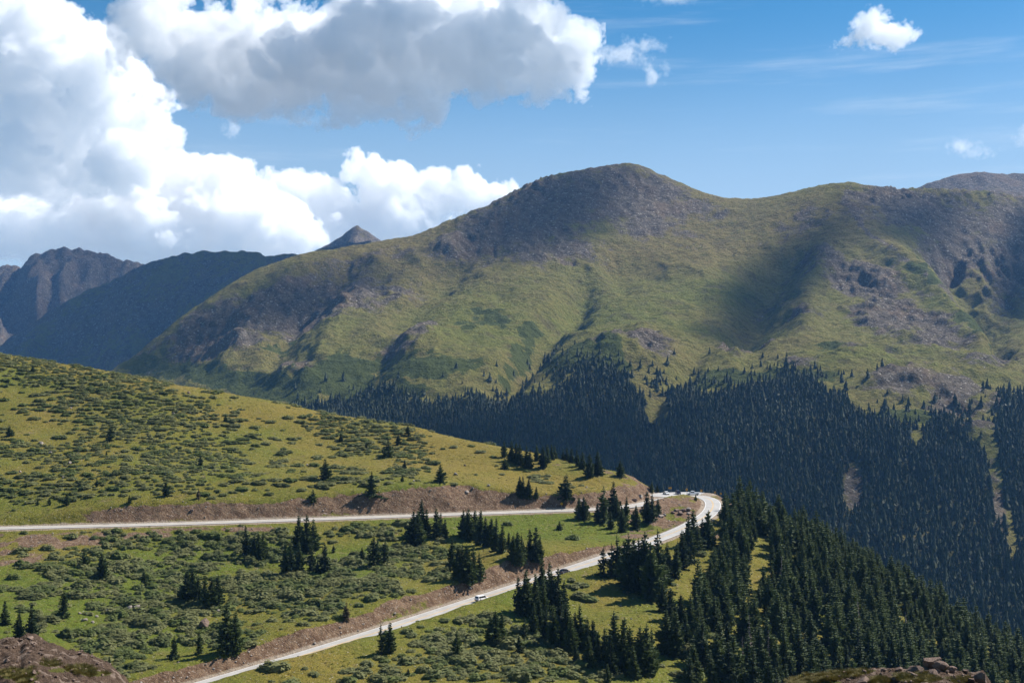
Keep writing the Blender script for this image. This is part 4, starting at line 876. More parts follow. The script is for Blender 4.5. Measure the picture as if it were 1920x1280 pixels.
# ------------------------------------------------------------------ boulders
def rock_mat(name, c0, c1):
    m, t, b = new_mat(name); n = NT(t); p = n.pos()
    f = n.noise(p, 1.7, 7, .7); f3 = n.noise(p, 9., 4, .7)
    c = n.mix(n.ramp(f, .35, .68), c0, c1)
    c = n.mix(n.math('MULTIPLY', n.ramp(f3, .55, .75), .5), c, (.12, .11, .07))
    c = n.mul(c, n.math('ADD', .6, n.math('MULTIPLY', f3, .8)))
    n.L.new(c, b.inputs['Base Color']); finish(b, .9, .15)
    n.L.new(n.bump(n.math('ADD', f, n.math('MULTIPLY', f3, .4)), .7, .12), b.inputs['Normal'])
    return m
m_pale = rock_mat('pale_granite', (.2, .165, .14), (.33, .29, .255))
m_brown = rock_mat('brown_rock', (.11, .075, .06), (.21, .15, .12))
def rock_mesh(name, seed, sub=3, cuts=9):
    r = random.Random(seed); bm = bmesh.new(); bmesh.ops.create_icosphere(bm, subdivisions=sub, radius=1)
    pl = []
    for _ in range(cuts):
        d = Vector((r.gauss(0, 1), r.gauss(0, 1), r.gauss(0, .8))).normalized(); pl.append((d, r.uniform(.42, .8)))
    for v in bm.verts:
        for d, q in pl:
            e = v.co.dot(d)-q
            if e > 0: v.co -= d*e*.985
        v.co *= 1+r.uniform(-.025, .025)
    me = bpy.data.meshes.new(name); bm.to_mesh(me); bm.free()
    return me
ROCKS = [rock_mesh('boulder_%d' % i, 500+i) for i in range(7)]
BIGR = [rock_mesh('crag_%d' % i, 540+i, 4, 13) for i in range(5)]
def rock(p, size, lab, mats=m_pale, group=None, asp=(1, .8, .62), big=False, name='boulder', sink=.25, rz=None):
    base = random.choice(BIGR if big else ROCKS); key = base.name+mats.name
    me = bpy.data.meshes.get(key) or base.copy(); me.name = key
    if not me.materials: me.materials.append(mats)
    o = bpy.data.objects.new(name, me); COL.objects.link(o)
    sx, sy, sz = size*.5*asp[0], size*.5*asp[1], size*.5*asp[2]
    o.scale = (sx, sy, sz); o.rotation_euler = (random.uniform(-.2, .2), random.uniform(-.2, .2), random.uniform(0, 6.28) if rz is None else rz)
    o.location = (p[0], p[1], p[2]+sz*(1-sink*2)*.9)
    return tag(o, lab, 'rock', group)
GR = 'pale boulders lying about the hillside'
for u, v, s, lab in [
 (257, 1141, 21, 'largest pale slab boulder in the lower left willows'), (242, 1143, 19, 'pink-grey boulder touching the largest pale slab'), (202, 1147, 15, 'pale boulder left of the two big slabs'), (159, 1163, 13, 'leaning pale boulder at the left end of the boulder row'),
 (181, 1156, 9, 'small pale stone in the middle of the boulder row'), (174, 1167, 9, 'small stone at the foot of the boulder row'), (150, 1150, 8, 'flat pale stone right of the skirted spruce'), (233, 1122, 9, 'pale stone uphill of the two big slabs'), (410, 1146, 10, 'flat pale stone by the block of lower left spruces'),
 (360, 958, 9, 'pink boulder on the brown cut above the upper road'), (272, 882, 9, 'pale boulder on grass above the brown cut'), (277, 872, 6, 'small pale stone uphill of the boulder above the cut'), (95, 850, 10, 'pale boulder on the grass in the left upper hill'), (77, 832, 11, 'flat pale stone on the left upper hill'), (354, 737, 8, 'brown boulder on the skyline of the left hill'), (325, 776, 8, 'pale boulder in the willows below the skyline'), (131, 869, 9, 'flat white stone in the left willow slope'), (119, 896, 8, 'flat pale stone left above the cut'), (38, 885, 8, 'pink stone near the left edge on bare soil'), (357, 775, 6, 'small stone right of the pale willow boulder'), (133, 766, 6, 'flat pale stone high on the willow slope'),
 (707, 1099, 9, 'white stone on the turf above the lower road cut'), (882, 1105, 9, 'pink boulder on the cut above the white wagon'), (876, 924, 11, 'pale boulder on the cut edge above the upper road'), (916, 911, 8, 'pale boulder on ochre turf right of the cut edge one'), (855, 890, 10, 'pinkish boulder right of the triangular spruce'), (887, 917, 7, 'small pale stone between the two cut edge boulders'), (776, 902, 6, 'pale stone in the lowest willow strip'), (872, 873, 6, 'small pale stone on the upper ochre turf'), (576, 872, 7, 'pale stone left of the big conical spruce'), (621, 874, 7, 'pale stone right of the big conical spruce'), (740, 1152, 8, 'white stone in the willows at the lower road edge'), (590, 1207, 8, 'small white stone at the lower road verge'), (1100, 914, 6, 'pale stone right of the twin-topped spruce'),
 (1281, 958, 16, 'brown boulder on the bank inside the hairpin'), (1289, 957, 14, 'pale leaning boulder at the right of the hairpin bank'), (1268, 958, 12, 'dark boulder on the left of the hairpin bank'), (1275, 964, 16, 'largest brown boulder on the hairpin bank'), (1262, 962, 10, 'tilted brown boulder at the left end of the hairpin bank'), (1292, 964, 10, 'white stone at the right foot of the hairpin bank'), (1239, 970, 14, 'pink ledge rock below the left end of the hairpin bank'), (1246, 967, 9, 'pale stone between ledge rock and hairpin bank'),
 (1075, 937, 12, 'jagged brown boulder in the cut above the upper road'), (1090, 940, 10, 'pink boulder in the cut left of the hairpin'), (1190, 938, 12, 'brown boulder on the rock face by the pull-out'), (1201, 932, 12, 'pale boulder on the rock face by the pull-out')]:
    p = hit(u, v); rock(p, s*p.y/F, lab, m_brown if 'brown' in lab or 'dark' in lab else m_pale, GR)
p = hit(382, 1177); rock(p, 5.4, 'big brown boulder above the lower road among young spruces', m_brown, GR, (1, .8, .85), True)
GS = 'stones scattered on the open slopes'
rn = 0
while rn < 150:
    u, v = random.uniform(0, 1230), random.uniform(700, 1278); p = hit(u, v)
    if v < 662+.2*u+25 or p.y > 660: continue
    a = np.array([p.x]); b_ = np.array([p.y])
    if near_attr(gravel, a, b_)[0] > .3: continue
    zone = 'on the upper hill' if p.z > -58 and p.y > 440 else 'between the two roads' if v < 1278-(u-400)*.34 else 'below the lower road'
    rock(p, random.uniform(.3, .8), 'small pale stone lying in the turf '+zone, m_pale, 'small stones '+zone, name='stone'); rn += 1
# gravelly rubble of the road cuts
items = []; runits = [unit_tri(rock_mesh('chip_%d' % i, 700+i, 1, 6)) for i in range(5)]
tx = rng.uniform(-330, 110, 60000); ty = rng.uniform(260, 545, 60000)
dd = near_attr(dirt, tx, ty)-.9*near_attr(gravel, tx, ty)
for x, y, z, d in zip(tx, ty, near_z(tx, ty), dd):
    if d > .35 and random.random() < .3*d+.03:
        s_ = random.choice([.1, .12, .16, .2, .3, .45]); items.append((x, y, z+s_*.2, s_, s_*.7, random.uniform(0, 6.28), random.randrange(5)))
print('rubble', len(items))
tag(merged('rubble', items, m_pale, per=runits), kind='stuff', label='loose pale rubble on the bare road cuts')
# rocks of the near outcrop and mound
def on_patch(D, u, v):
    XX, YY, z, vv = D; j = int(np.argmin(np.abs(UC+XX[0]/YY[0]*F-u))); col = vv[:, j]
    k = np.nonzero(col <= v)[0]; i = int(k[0]) if len(k) else int(np.argmin(col))
    return Vector((XX[i, j], YY[i, j], z[i, j]))
GO = 'rocks of the near outcrop'
for u, v, s, a_, lab in [(1621, 1284, 40, (1, .8, .72), 'rounded dark boulder at the front of the outcrop'), (1716, 1258, 50, (1, .7, .42), 'broad tan slab left of the outcrop peak'), (1746, 1252, 46, (1, .75, .85), 'peaked rock crowning the outcrop'), (1765, 1256, 34, (1, .8, .75), 'rock leaning on the right of the crowning rock'), (1783, 1260, 24, (1, .8, .7), 'smaller rock at the right foot of the outcrop peak'), (1750, 1264, 30, (1, .8, .5), 'flat rock in front of the crowning rock'), (1838, 1280, 36, (1, .8, .95), 'blocky rock at the right end of the outcrop'), (1822, 1278, 22, (1, .8, .7), 'stone left of the blocky end rock'), (1808, 1262, 16, (1, .8, .6), 'small stone between peak and end rock'), (1685, 1256, 22, (1, .8, .5), 'flat stone left of the broad tan slab'), (1680, 1276, 16, (1, .8, .9), 'pale upright chip in the middle of the outcrop'), (1704, 1266, 18, (1, .8, .5), 'broken stone below the tan slab'), (1728, 1262, 14, (1, .8, .5), 'small broken stone under the crowning rock'), (1656, 1258, 12, (1, .8, .6), 'pebble stone at the left of the outcrop crest'), (1618, 1260, 9, (1, .8, .6), 'little stone on the grassy left crest')]:
    p = on_patch(OD, u, v); rock(p, s*p.y/F*.95, lab, m_brown, GO, a_, True, sink=.3, rz=random.uniform(-.4, .4))
for i in range(60):
    u, v = random.uniform(1520, 1850), random.uniform(1258, 1282); p = on_patch(OD, u, v)
    rock(p, random.uniform(.08, .28), 'small reddish stone strewn over the near outcrop', m_brown, 'small stones on the near outcrop', name='stone')
for u, v, s, lab in [(56, 1200, 17, 'dark rock on the crest of the bare mound'), (36, 1202, 12, 'brown rock left of the dark crest rock'), (12, 1240, 14, 'pink-brown rock at the left edge of the bare mound'), (62, 1262, 13, 'pale stone low on the bare mound'), (100, 1277, 12, 'pale stone cut by the bottom edge on the mound'), (150, 1228, 10, 'crest stone on the right shoulder of the mound'), (182, 1246, 11, 'pale stone on the right flank of the mound'), (80, 1219, 10, 'dark stone just under the mound crest')]:
    p = on_patch(MD, u, v); rock(p, s*p.y/F, lab, m_brown, 'rocks on the bare mound', (1, .8, .6), True)
for i in range(70):
    u = random.uniform(0, 235); v = random.uniform(1200, 1280); p = on_patch(MD, u, v)
    rock(p, random.uniform(.07, .24), 'small reddish stone strewn over the bare mound', m_brown, 'small stones on the bare mound', name='stone')
def tuft_mesh(seed):
    r = random.Random(seed); V_, F_ = [], []
    for _ in range(150):
        a = r.uniform(0, 6.28); q = r.random()**.6; x, y = q*math.cos(a), q*math.sin(a); h = r.uniform(.3, 1.)*(1.1-q*.6); l_ = r.uniform(.1, .5)
        i = len(V_); w_ = .035
        V_ += [(x-w_*math.sin(a), y+w_*math.cos(a), 0), (x+w_*math.sin(a), y-w_*math.cos(a), 0), (x+l_*math.cos(a), y+l_*math.sin(a), h)]; F_.append((i, i+1, i+2))
    me = bpy.data.meshes.new('tuft'); me.from_pydata(V_, [], F_); return me
m_tuft = leaf_mat('dry_alpine_grass', (.05, .055, .014), (.15, .12, .035), .25)
tus = [unit_tri(tuft_mesh(i)) for i in range(4)]
it = []
for D, lo_u, hi_u, lo_v, n_ in ((MD, -20, 230, 1205, 260), (OD, 1480, 1850, 1256, 520)):
    tt = [(30, 1262, 40, 10), (95, 1243, 20, 6), (150, 1252, 30, 6), (50, 1275, 20, 10), (180, 1262, 30, 5)] if D is MD else [(1540, 1270, 60, 7, -8), (1600, 1262, 40, 5, -8), (1725, 1271, 34, 7), (1690, 1268, 14, 4), (1650, 1276, 18, 5), (1800, 1275, 20, 4), (1500, 1280, 30, 6)]
    for _ in range(n_*6):
        u, v = random.uniform(lo_u, hi_u), random.uniform(lo_v, 1284)
        if blobs(np.array([u]), np.array([v]), tt)[0] < random.uniform(.25, 1.1): continue
        p = on_patch(D, u, v); s_ = random.uniform(.12, .28); it.append((p.x, p.y, p.z-.03, s_, s_*random.uniform(.7, 1.1), random.uniform(0, 6), random.randrange(4)))
tag(merged('grass', it, m_tuft, per=tus), kind='stuff', label='dry grass tufts on the near mound and outcrop')

# ------------------------------------------------------------------ vehicles
m_tyre = plain('tyre_rubber', (.02, .02, .02), .85, .2); m_rim = plain('wheel_metal', (.4, .4, .42), .35, .5, .8)
m_glass = plain('tinted_window_glass', (.012, .015, .018), .08, .8); m_trim = plain('black_bumper_plastic', (.03, .03, .032), .6, .3)
m_lampw = plain('headlamp_lens', (.75, .75, .72), .15, .7); m_lampr = plain('tail_lamp_lens', (.35, .015, .012), .2, .6)
def shell(name, sections, mat, parent):
    """closed body through cross-sections (x, half-width, z-bottom, z-top), with rounded shoulders"""
    V_, F_ = [], []
    for (x, w_, z0, z1) in sections:
        r = min(.14, (z1-z0)*.3)
        ring = [(-w_+.05, z0), (-w_, z0+.1), (-w_, z1-r), (-w_+r*.8, z1), (w_-r*.8, z1), (w_, z1-r), (w_, z0+.1), (w_-.05, z0)]
        V_ += [(x, y, z) for y, z in ring]
    k = 8
    for i in range(len(sections)-1):
        for j in range(k): F_.append((i*k+j, i*k+(j+1) % k, (i+1)*k+(j+1) % k, (i+1)*k+j))
    F_.append(tuple(range(k))); F_.append(tuple(range((len(sections)-1)*k, len(sections)*k))[::-1])
    me = bpy.data.meshes.new(name); me.from_pydata(V_, [], F_); me.validate(); me.update()
    bm = bmesh.new(); bm.from_mesh(me); bmesh.ops.recalc_face_normals(bm, faces=bm.faces[:])
    bmesh.ops.bevel(bm, geom=[e for e in bm.edges if e.calc_face_angle(0) > .6], offset=.035, segments=2, affect='EDGES'); bm.to_mesh(me); bm.free()
    return link(name, me, [mat], parent)
def prism(name, poly, y0, y1, mat, parent):
    """side outline (x, z) given a thickness from y0 to y1"""
    n_ = len(poly); V_ = [(x, y0, z) for x, z in poly]+[(x, y1, z) for x, z in poly]
    F_ = [tuple(range(n_))[::-1], tuple(range(n_, 2*n_))]+[(i, (i+1) % n_, n_+(i+1) % n_, n_+i) for i in range(n_)]
    me = bpy.data.meshes.new(name); me.from_pydata(V_, [], F_); me.update()
    bm = bmesh.new(); bm.from_mesh(me); bmesh.ops.recalc_face_normals(bm, faces=bm.faces[:]); bm.to_mesh(me); bm.free()
    return link(name, me, [mat], parent)
def quadplate(name, pts, mat, parent, th=.02):
    a, b, c, d = [Vector(p) for p in pts]; nn = (b-a).cross(d-a).normalized()*th
    V_ = [a-nn, b-nn, c-nn, d-nn, a+nn, b+nn, c+nn, d+nn]
    me = bpy.data.meshes.new(name); me.from_pydata([tuple(v) for v in V_], [], [(3, 2, 1, 0), (4, 5, 6, 7), (0, 1, 5, 4), (1, 2, 6, 5), (2, 3, 7, 6), (3, 0, 4, 7)]); me.update()
    return link(name, me, [mat], parent)
def disc(name, y0, y1, r, mat, parent, n_=20, hole=0.):
    V_, F_ = [], []
    for rr, y in ((r*.9, y0), (r, y0+.25*(y1-y0)), (r, y1-.25*(y1-y0)), (r*.9, y1)):
        V_ += [(rr*math.cos(6.2832*i/n_), y, rr*math.sin(6.2832*i/n_)) for i in range(n_)]
    for j in range(3):
        for i in range(n_): F_.append((j*n_+i, j*n_+(i+1) % n_, (j+1)*n_+(i+1) % n_, (j+1)*n_+i))
    F_.append(tuple(range(n_))); F_.append(tuple(range(3*n_, 4*n_))[::-1])
    me = bpy.data.meshes.new(name); me.from_pydata(V_, [], F_); me.update()
    bm = bmesh.new(); bm.from_mesh(me); bmesh.ops.recalc_face_normals(bm, faces=bm.faces[:]); bm.to_mesh(me); bm.free()
    return link(name, me, [mat], parent)
def vehicle(name, cat, lab, loc, heading, paint, style):
    """x forward; style: suv, car, pickup, van"""
    e = empty(name, loc, heading)
    L, W, H = {'suv': (4.9, .97, 1.85), 'car': (4.5, .9, 1.46), 'pickup': (5.9, 1.0, 1.95), 'van': (5.2, 1.0, 2.05)}[style]
    h = L/2; belt = {'suv': 1.08, 'car': .92, 'pickup': 1.2, 'van': 1.15}[style]; wr = .4 if style in ('pickup', 'suv') else .34; z0 = .32 if style != 'car' else .22
    hood = belt-.06
    shell('body', [(-h, W*.9, z0+.12, belt-.12), (-h+.12, W*.98, z0, belt-.02), (-h+.9, W, z0, belt), (h-1.5, W, z0, belt), (h-1.3, W, z0, hood), (h-.35, W*.96, z0, hood-.1), (h-.06, W*.88, z0+.1, hood-.24)], paint, e)
    if style == 'pickup':
        cab = [(-.75, belt-.03), (-.6, H-.06), (-.45, H), (.75, H), (1.0, H-.06), (1.75, belt-.05)]
        for s in (-1, 1): prism('bed_side', [(-h+.05, belt-.05), (-h+.05, belt+.1), (-.9, belt+.1), (-.9, belt-.05)], s*(W-.12), s*(W-.01), paint, e)
        prism('tailgate', [(-h+.02, belt-.1), (-h+.02, belt+.09), (-h+.1, belt+.09), (-h+.1, belt-.1)], -W+.14, W-.14, paint, e)
        wins = [(-.52, .12), (.2, 1.42)]
    elif style == 'suv':
        cab = [(-h+.06, belt-.03), (-h+.28, H-.08), (-h+.5, H), (.5, H), (.8, H-.06), (1.5, belt-.05)]; wins = [(-h+.45, -1.15), (-1.05, -.05), (.03, 1.18)]
    elif style == 'van':
        cab = [(-h+.04, belt-.03), (-h+.12, H-.1), (-h+.3, H), (.9, H-.02), (1.15, H-.1), (1.75, belt-.05)]; wins = [(.12, 1.45)]
    else:
        cab = [(-h+.5, belt-.03), (-h+1.15, H-.06), (-h+1.4, H), (.35, H), (.6, H-.05), (1.35, belt-.05)]; wins = [(-h+1.05, -.35), (-.28, .95)]
    # cabin: sides lean in towards the roof
    V_, F_ = [], []
    for s in (-1, 1):
        for x, z in cab: V_.append((x, s*(W-.03-(z-belt)*.2), z))
    n_ = len(cab); F_ = [tuple(range(n_)), tuple(range(n_, 2*n_))[::-1]]+[(i, n_+i, n_+(i+1) % n_, (i+1) % n_) for i in range(n_)]
    me = bpy.data.meshes.new('cabin'); me.from_pydata(V_, [], F_); me.update()
    bm = bmesh.new(); bm.from_mesh(me); bmesh.ops.recalc_face_normals(bm, faces=bm.faces[:]); bmesh.ops.bevel(bm, geom=bm.edges[:], offset=.04, segments=2, affect='EDGES'); bm.to_mesh(me); bm.free()
    link('cabin', me, [paint], e)
    yb = lambda z, s: s*(W-.03-(z-belt)*.2+.012)
    za, zb = belt+.06, H-.16
    def edge_x(z, front):
        pts = sorted([(zz, xx) for xx, zz in (cab[3:] if front else cab[:3])]); return float(np.interp(z, [q[0] for q in pts], [q[1] for q in pts]))
    for s in (-1, 1):
        for (xa, xb) in wins:
            fa = max(xa, edge_x(za, False)+.1); fb = min(xb, edge_x(za, True)-.12); ta = max(xa, edge_x(zb, False)+.1); tb = min(xb, edge_x(zb, True)-.1)
            quadplate('side_window', [(fa, yb(za, s), za), (fb, yb(za, s), za), (tb, yb(zb, s), zb), (ta, yb(zb, s), zb)], m_glass, e)
    for nm, front in (('windscreen', True), ('rear_window', False)):
        xa, xb = edge_x(za, front), edge_x(zb, front); o_ = .012 if front else -.012; w1, w2 = W-.03-(za-belt)*.2-.12, W-.03-(zb-belt)*.2-.1
        quadplate(nm, [(xa+o_, -w1, za), (xa+o_, w1, za), (xb+o_, w2, zb), (xb+o_, -w2, zb)], m_glass, e)
    wb = h-.95
    for x in (-wb, wb):
        for s in (-1, 1):
            wl = empty('wheel', (x, s*(W-.1), wr), 0, e)
            disc('tyre', -.12, .12, wr, m_tyre, wl); disc('rim', s*.1 if s > 0 else -.135, .135 if s > 0 else s*.1, wr*.62, m_rim, wl, 14)
            ar = disc('wheel_arch', W-.035, W+.012, wr+.09, m_trim, e, 20); ar.location = (x, 0 if s > 0 else 0, wr); ar.rotation_euler = (0, 0, 0 if s > 0 else math.pi)
    for s in (-1, 1):
        quadplate('headlight', [(h-.11, s*(W*.84), hood-.42), (h-.11, s*(W*.5), hood-.42), (h-.14, s*(W*.5), hood-.26), (h-.14, s*(W*.86), hood-.26)], m_lampw, e, .05)
        quadplate('tail_light', [(-h+.02, s*(W*.72), belt-.45), (-h+.02, s*(W*.88), belt-.45), (-h+.03, s*(W*.88), belt-.14), (-h+.03, s*(W*.72), belt-.14)], m_lampr, e, .03)
        prism('side_mirror', [(edge_x(za, True)-.35, belt+.02), (edge_x(za, True)-.2, belt+.02), (edge_x(za, True)-.24, belt+.2), (edge_x(za, True)-.35, belt+.2)], s*(W-.02), s*(W+.16), paint, e)
    prism('front_bumper', [(h-.16, z0+.05), (h+.05, z0+.08), (h+.05, z0+.26), (h-.16, z0+.26)], -W*.88, W*.88, m_trim, e)
    prism('rear_bumper', [(-h+.14, z0+.05), (-h-.06, z0+.08), (-h-.06, z0+.26), (-h+.14, z0+.26)], -W*.9, W*.9, m_trim, e)
    prism('grille', [(h-.09, hood-.5), (h-.03, hood-.5), (h-.06, hood-.3), (h-.1, hood-.3)], -W*.46, W*.46, m_trim, e)
    return tag(e, lab, cat)
white = plain('white_car_paint', (.8, .8, .79), .25, .5, 0, .05); blk = plain('black_car_paint', (.012, .013, .018), .2, .6, 0, .05); silver = plain('silver_car_paint', (.5, .5, .5), .3, .5, .3, .05); navy = plain('dark_blue_car_paint', (.03, .03, .055), .25, .6, 0, .05)
def road_spot(u, lane, lower):
    uu = UC+ROAD[:, 0]/ROAD[:, 1]*F; idx = np.arange(len(ROAD)); half = int(np.argmax(ROAD[:, 0]))
    sel = idx[half:] if lower else idx[:half]
    i = sel[np.argmin(np.abs(uu[sel]-u))]; i = min(max(i, 1), len(ROAD)-2)
    t_ = ROAD[i+1]-ROAD[i-1]; t_ /= np.linalg.norm(t_[:2]); nrm = np.array([-t_[1], t_[0], 0])
    return Vector(ROAD[i]+nrm*lane+np.array([0, 0, .1])), math.atan2(t_[1], t_[0])
p, a = road_spot(897, 2.1, True)
vehicle('sport_utility_vehicle', 'car', 'white wagon driving along the lower road', p, a+math.pi, white, 'suv')
if 1:
    q_ = [road_spot(900, s, True)[0] for s in (1.75, -1.75)]; print('lanes v', [VH-k.z/k.y*F for k in q_])
p, a = road_spot(1049, 1.75, True)
vehicle('car', 'car', 'black car half hidden by spruces on the lower road', p, a+math.pi, blk, 'car')
p, a = road_spot(1145, -1.7, False)
vehicle('car', 'car', 'silver car behind the spruces on the upper road', p, a, silver, 'car')
P3 = lambda u, v, z: Vector(RZ(u, v, z))
vehicle('parked_car', 'car', 'small white car parked in the pull-out at the hairpin', P3(1249, 926.6, -62)+Vector((0, 0, .05)), R(-75), white, 'car')
vehicle('parked_car', 'car', 'dark car parked between the white car and the pickup', P3(1271.5, 926.2, -62.1)+Vector((0, 0, .06)), R(-85), navy, 'suv')
vehicle('pickup_truck', 'pickup', 'white pickup truck on the outside of the hairpin', P3(1299.5, 927.6, -62.3)+Vector((0, 0, .07)), R(176), white, 'pickup')

# ------------------------------------------------------------------ road signs
m_signy = plain('sign_yellow', (.72, .36, .02), .5, .3); m_signk = plain('sign_black', (.015, .015, .015), .5, .3); m_post = plain('sign_post_steel', (.3, .3, .3), .5, .4, .6)
def sign(lab, u, vc, size, z_ground, kind_, face=0.):
    """yellow sign whose plate centre is seen at (u, vc); z_ground the ground height there"""
    Yd = None
    hgt = {'diamond': 2.5, 'chevron': 2.1, 'arrow': 2.4, 'island': 2.9}[kind_]
    q = P(u, vc, -(z_ground+hgt)*F/(vc-VH))
    e = empty('road_sign', (q[0], q[1], z_ground), face)
    me = bpy.data.meshes.new('post'); v_, f_ = tube_np([(0, .06, -.4), (0, .06, hgt+.1)], [.045, .045], 8); me.from_pydata(v_, [], f_); link('post', me, [m_post], e)
    def plate(nm, poly, y, mat, th=.02):
        n_ = len(poly); V_ = [(x, y-th, z+hgt) for x, z in poly]+[(x, y+th, z+hgt) for x, z in poly]
        me = bpy.data.meshes.new(nm); me.from_pydata(V_, [], [tuple(range(n_)), tuple(range(n_, 2*n_))[::-1]]+[(i, n_+i, n_+(i+1) % n_, (i+1) % n_) for i in range(n_)]); me.update()
        return link(nm, me, [mat], e)
    s = size/2
    if kind_ in ('diamond', 'island'):
        pl = plate('sign_plate', [(0, -s*1.41), (s*1.41, 0), (0, s*1.41), (-s*1.41, 0)], 0, m_signy)
        plate('arrow', [(-.07*s, -.7*s), (.12*s, -.7*s), (.12*s, .15*s), (.4*s, .15*s), (.02, .8*s), (-.36*s, .15*s), (-.07*s, .15*s)], -.03, m_signk, .008)
        if kind_ == 'island': plate('speed_plate', [(-.35, -1.75), (.35, -1.75), (.35, -1.08), (-.35, -1.08)], 0, m_signy); plate('number_bar', [(-.18, -1.55), (.18, -1.55), (.18, -1.27), (-.18, -1.27)], -.03, m_signk, .008)
    elif kind_ == 'chevron':
        plate('sign_plate', [(-s*.8, -s), (s*.8, -s), (s*.8, s), (-s*.8, s)], 0, m_signy)
        plate('chevron', [(-.5*s, -.75*s), (0, -.75*s), (.55*s, 0), (0, .75*s), (-.5*s, .75*s), (.05*s, 0)], -.03, m_signk, .008)
    else:
        plate('sign_plate', [(-s, -s*.5), (s, -s*.5), (s, s*.5), (-s, s*.5)], 0, m_signy)
        plate('arrow', [(-.8*s, 0), (-.4*s, -.34*s), (-.4*s, -.1*s), (.4*s, -.1*s), (.4*s, -.34*s), (.8*s, 0), (.4*s, .34*s), (.4*s, .1*s), (-.4*s, .1*s), (-.4*s, .34*s)], -.03, m_signk, .008)
    return tag(e, lab, 'road sign', 'yellow signs of the hairpin')
sign('wide yellow double-arrow sign behind the white parked car', 1256.5, 914.6, 1.5, -61.9, 'arrow')
sign('yellow chevron sign between the dark car and the pickup', 1287.6, 917.5, 1.05, -62., 'chevron')
sign('yellow chevron sign just right of the white pickup', 1315, 919.5, 1.05, -62.3, 'chevron')
sign('small yellow chevron sign second from the right end of the bend', 1341, 922.8, .95, -62.6, 'chevron')
sign('small yellow chevron sign at the far right end of the bend', 1351.5, 925, .95, -62.9, 'chevron')
sign('yellow diamond sign with a plate below on the gravel island', 1259.5, 931, .9, -62., 'island')
sign('yellow diamond sign beside the upper road under the twin-topped spruce', 1053, 944, .9, -60.9, 'diamond')
# ------------------------------------------------------------------ haze and clouds
def haze_box():
    me = bpy.data.meshes.new('haze'); bm = bmesh.new()
    bmesh.ops.create_cube(bm, size=1)
    x0, x1, y0, y1, z0, z1 = -5200, 5200, -120, 6700, -640, 830
    for v in bm.verts: v.co = ((v.co.x+.5)*(x1-x0)+x0, (v.co.y+.5)*(y1-y0)+y0, (v.co.z+.5)*(z1-z0)+z0)
    bm.to_mesh(me); bm.free()
    m = bpy.data.materials.new('thin_mountain_haze'); m.use_nodes = True; t = m.node_tree
    t.nodes.remove(t.nodes['Principled BSDF'])
    p = t.nodes.new('ShaderNodeVolumePrincipled'); p.inputs['Color'].default_value = (.2, .46, .95, 1); p.inputs['Density'].default_value = HAZE
    p.inputs['Anisotropy'].default_value = .1
    t.links.new(p.outputs[0], t.nodes['Material Output'].inputs['Volume'])
    return tag(link('haze', me, [m]), kind='stuff', label='thin blue haze filling the valley air')
HAZE = 4.0e-5
haze_box()
def cloud_material(name,aniso=.0):
    mat=bpy.data.materials.new(name);mat.use_nodes=True;t=mat.node_tree
    t.nodes.remove(t.nodes['Principled BSDF'])
    p=t.nodes.new('ShaderNodeVolumePrincipled');p.inputs['Color'].default_value=(1,1,1,1);p.inputs['Density'].default_value=1;p.inputs['Anisotropy'].default_value=aniso
    t.links.new(p.outputs[0],t.nodes['Material Output'].inputs['Volume'])
    return mat
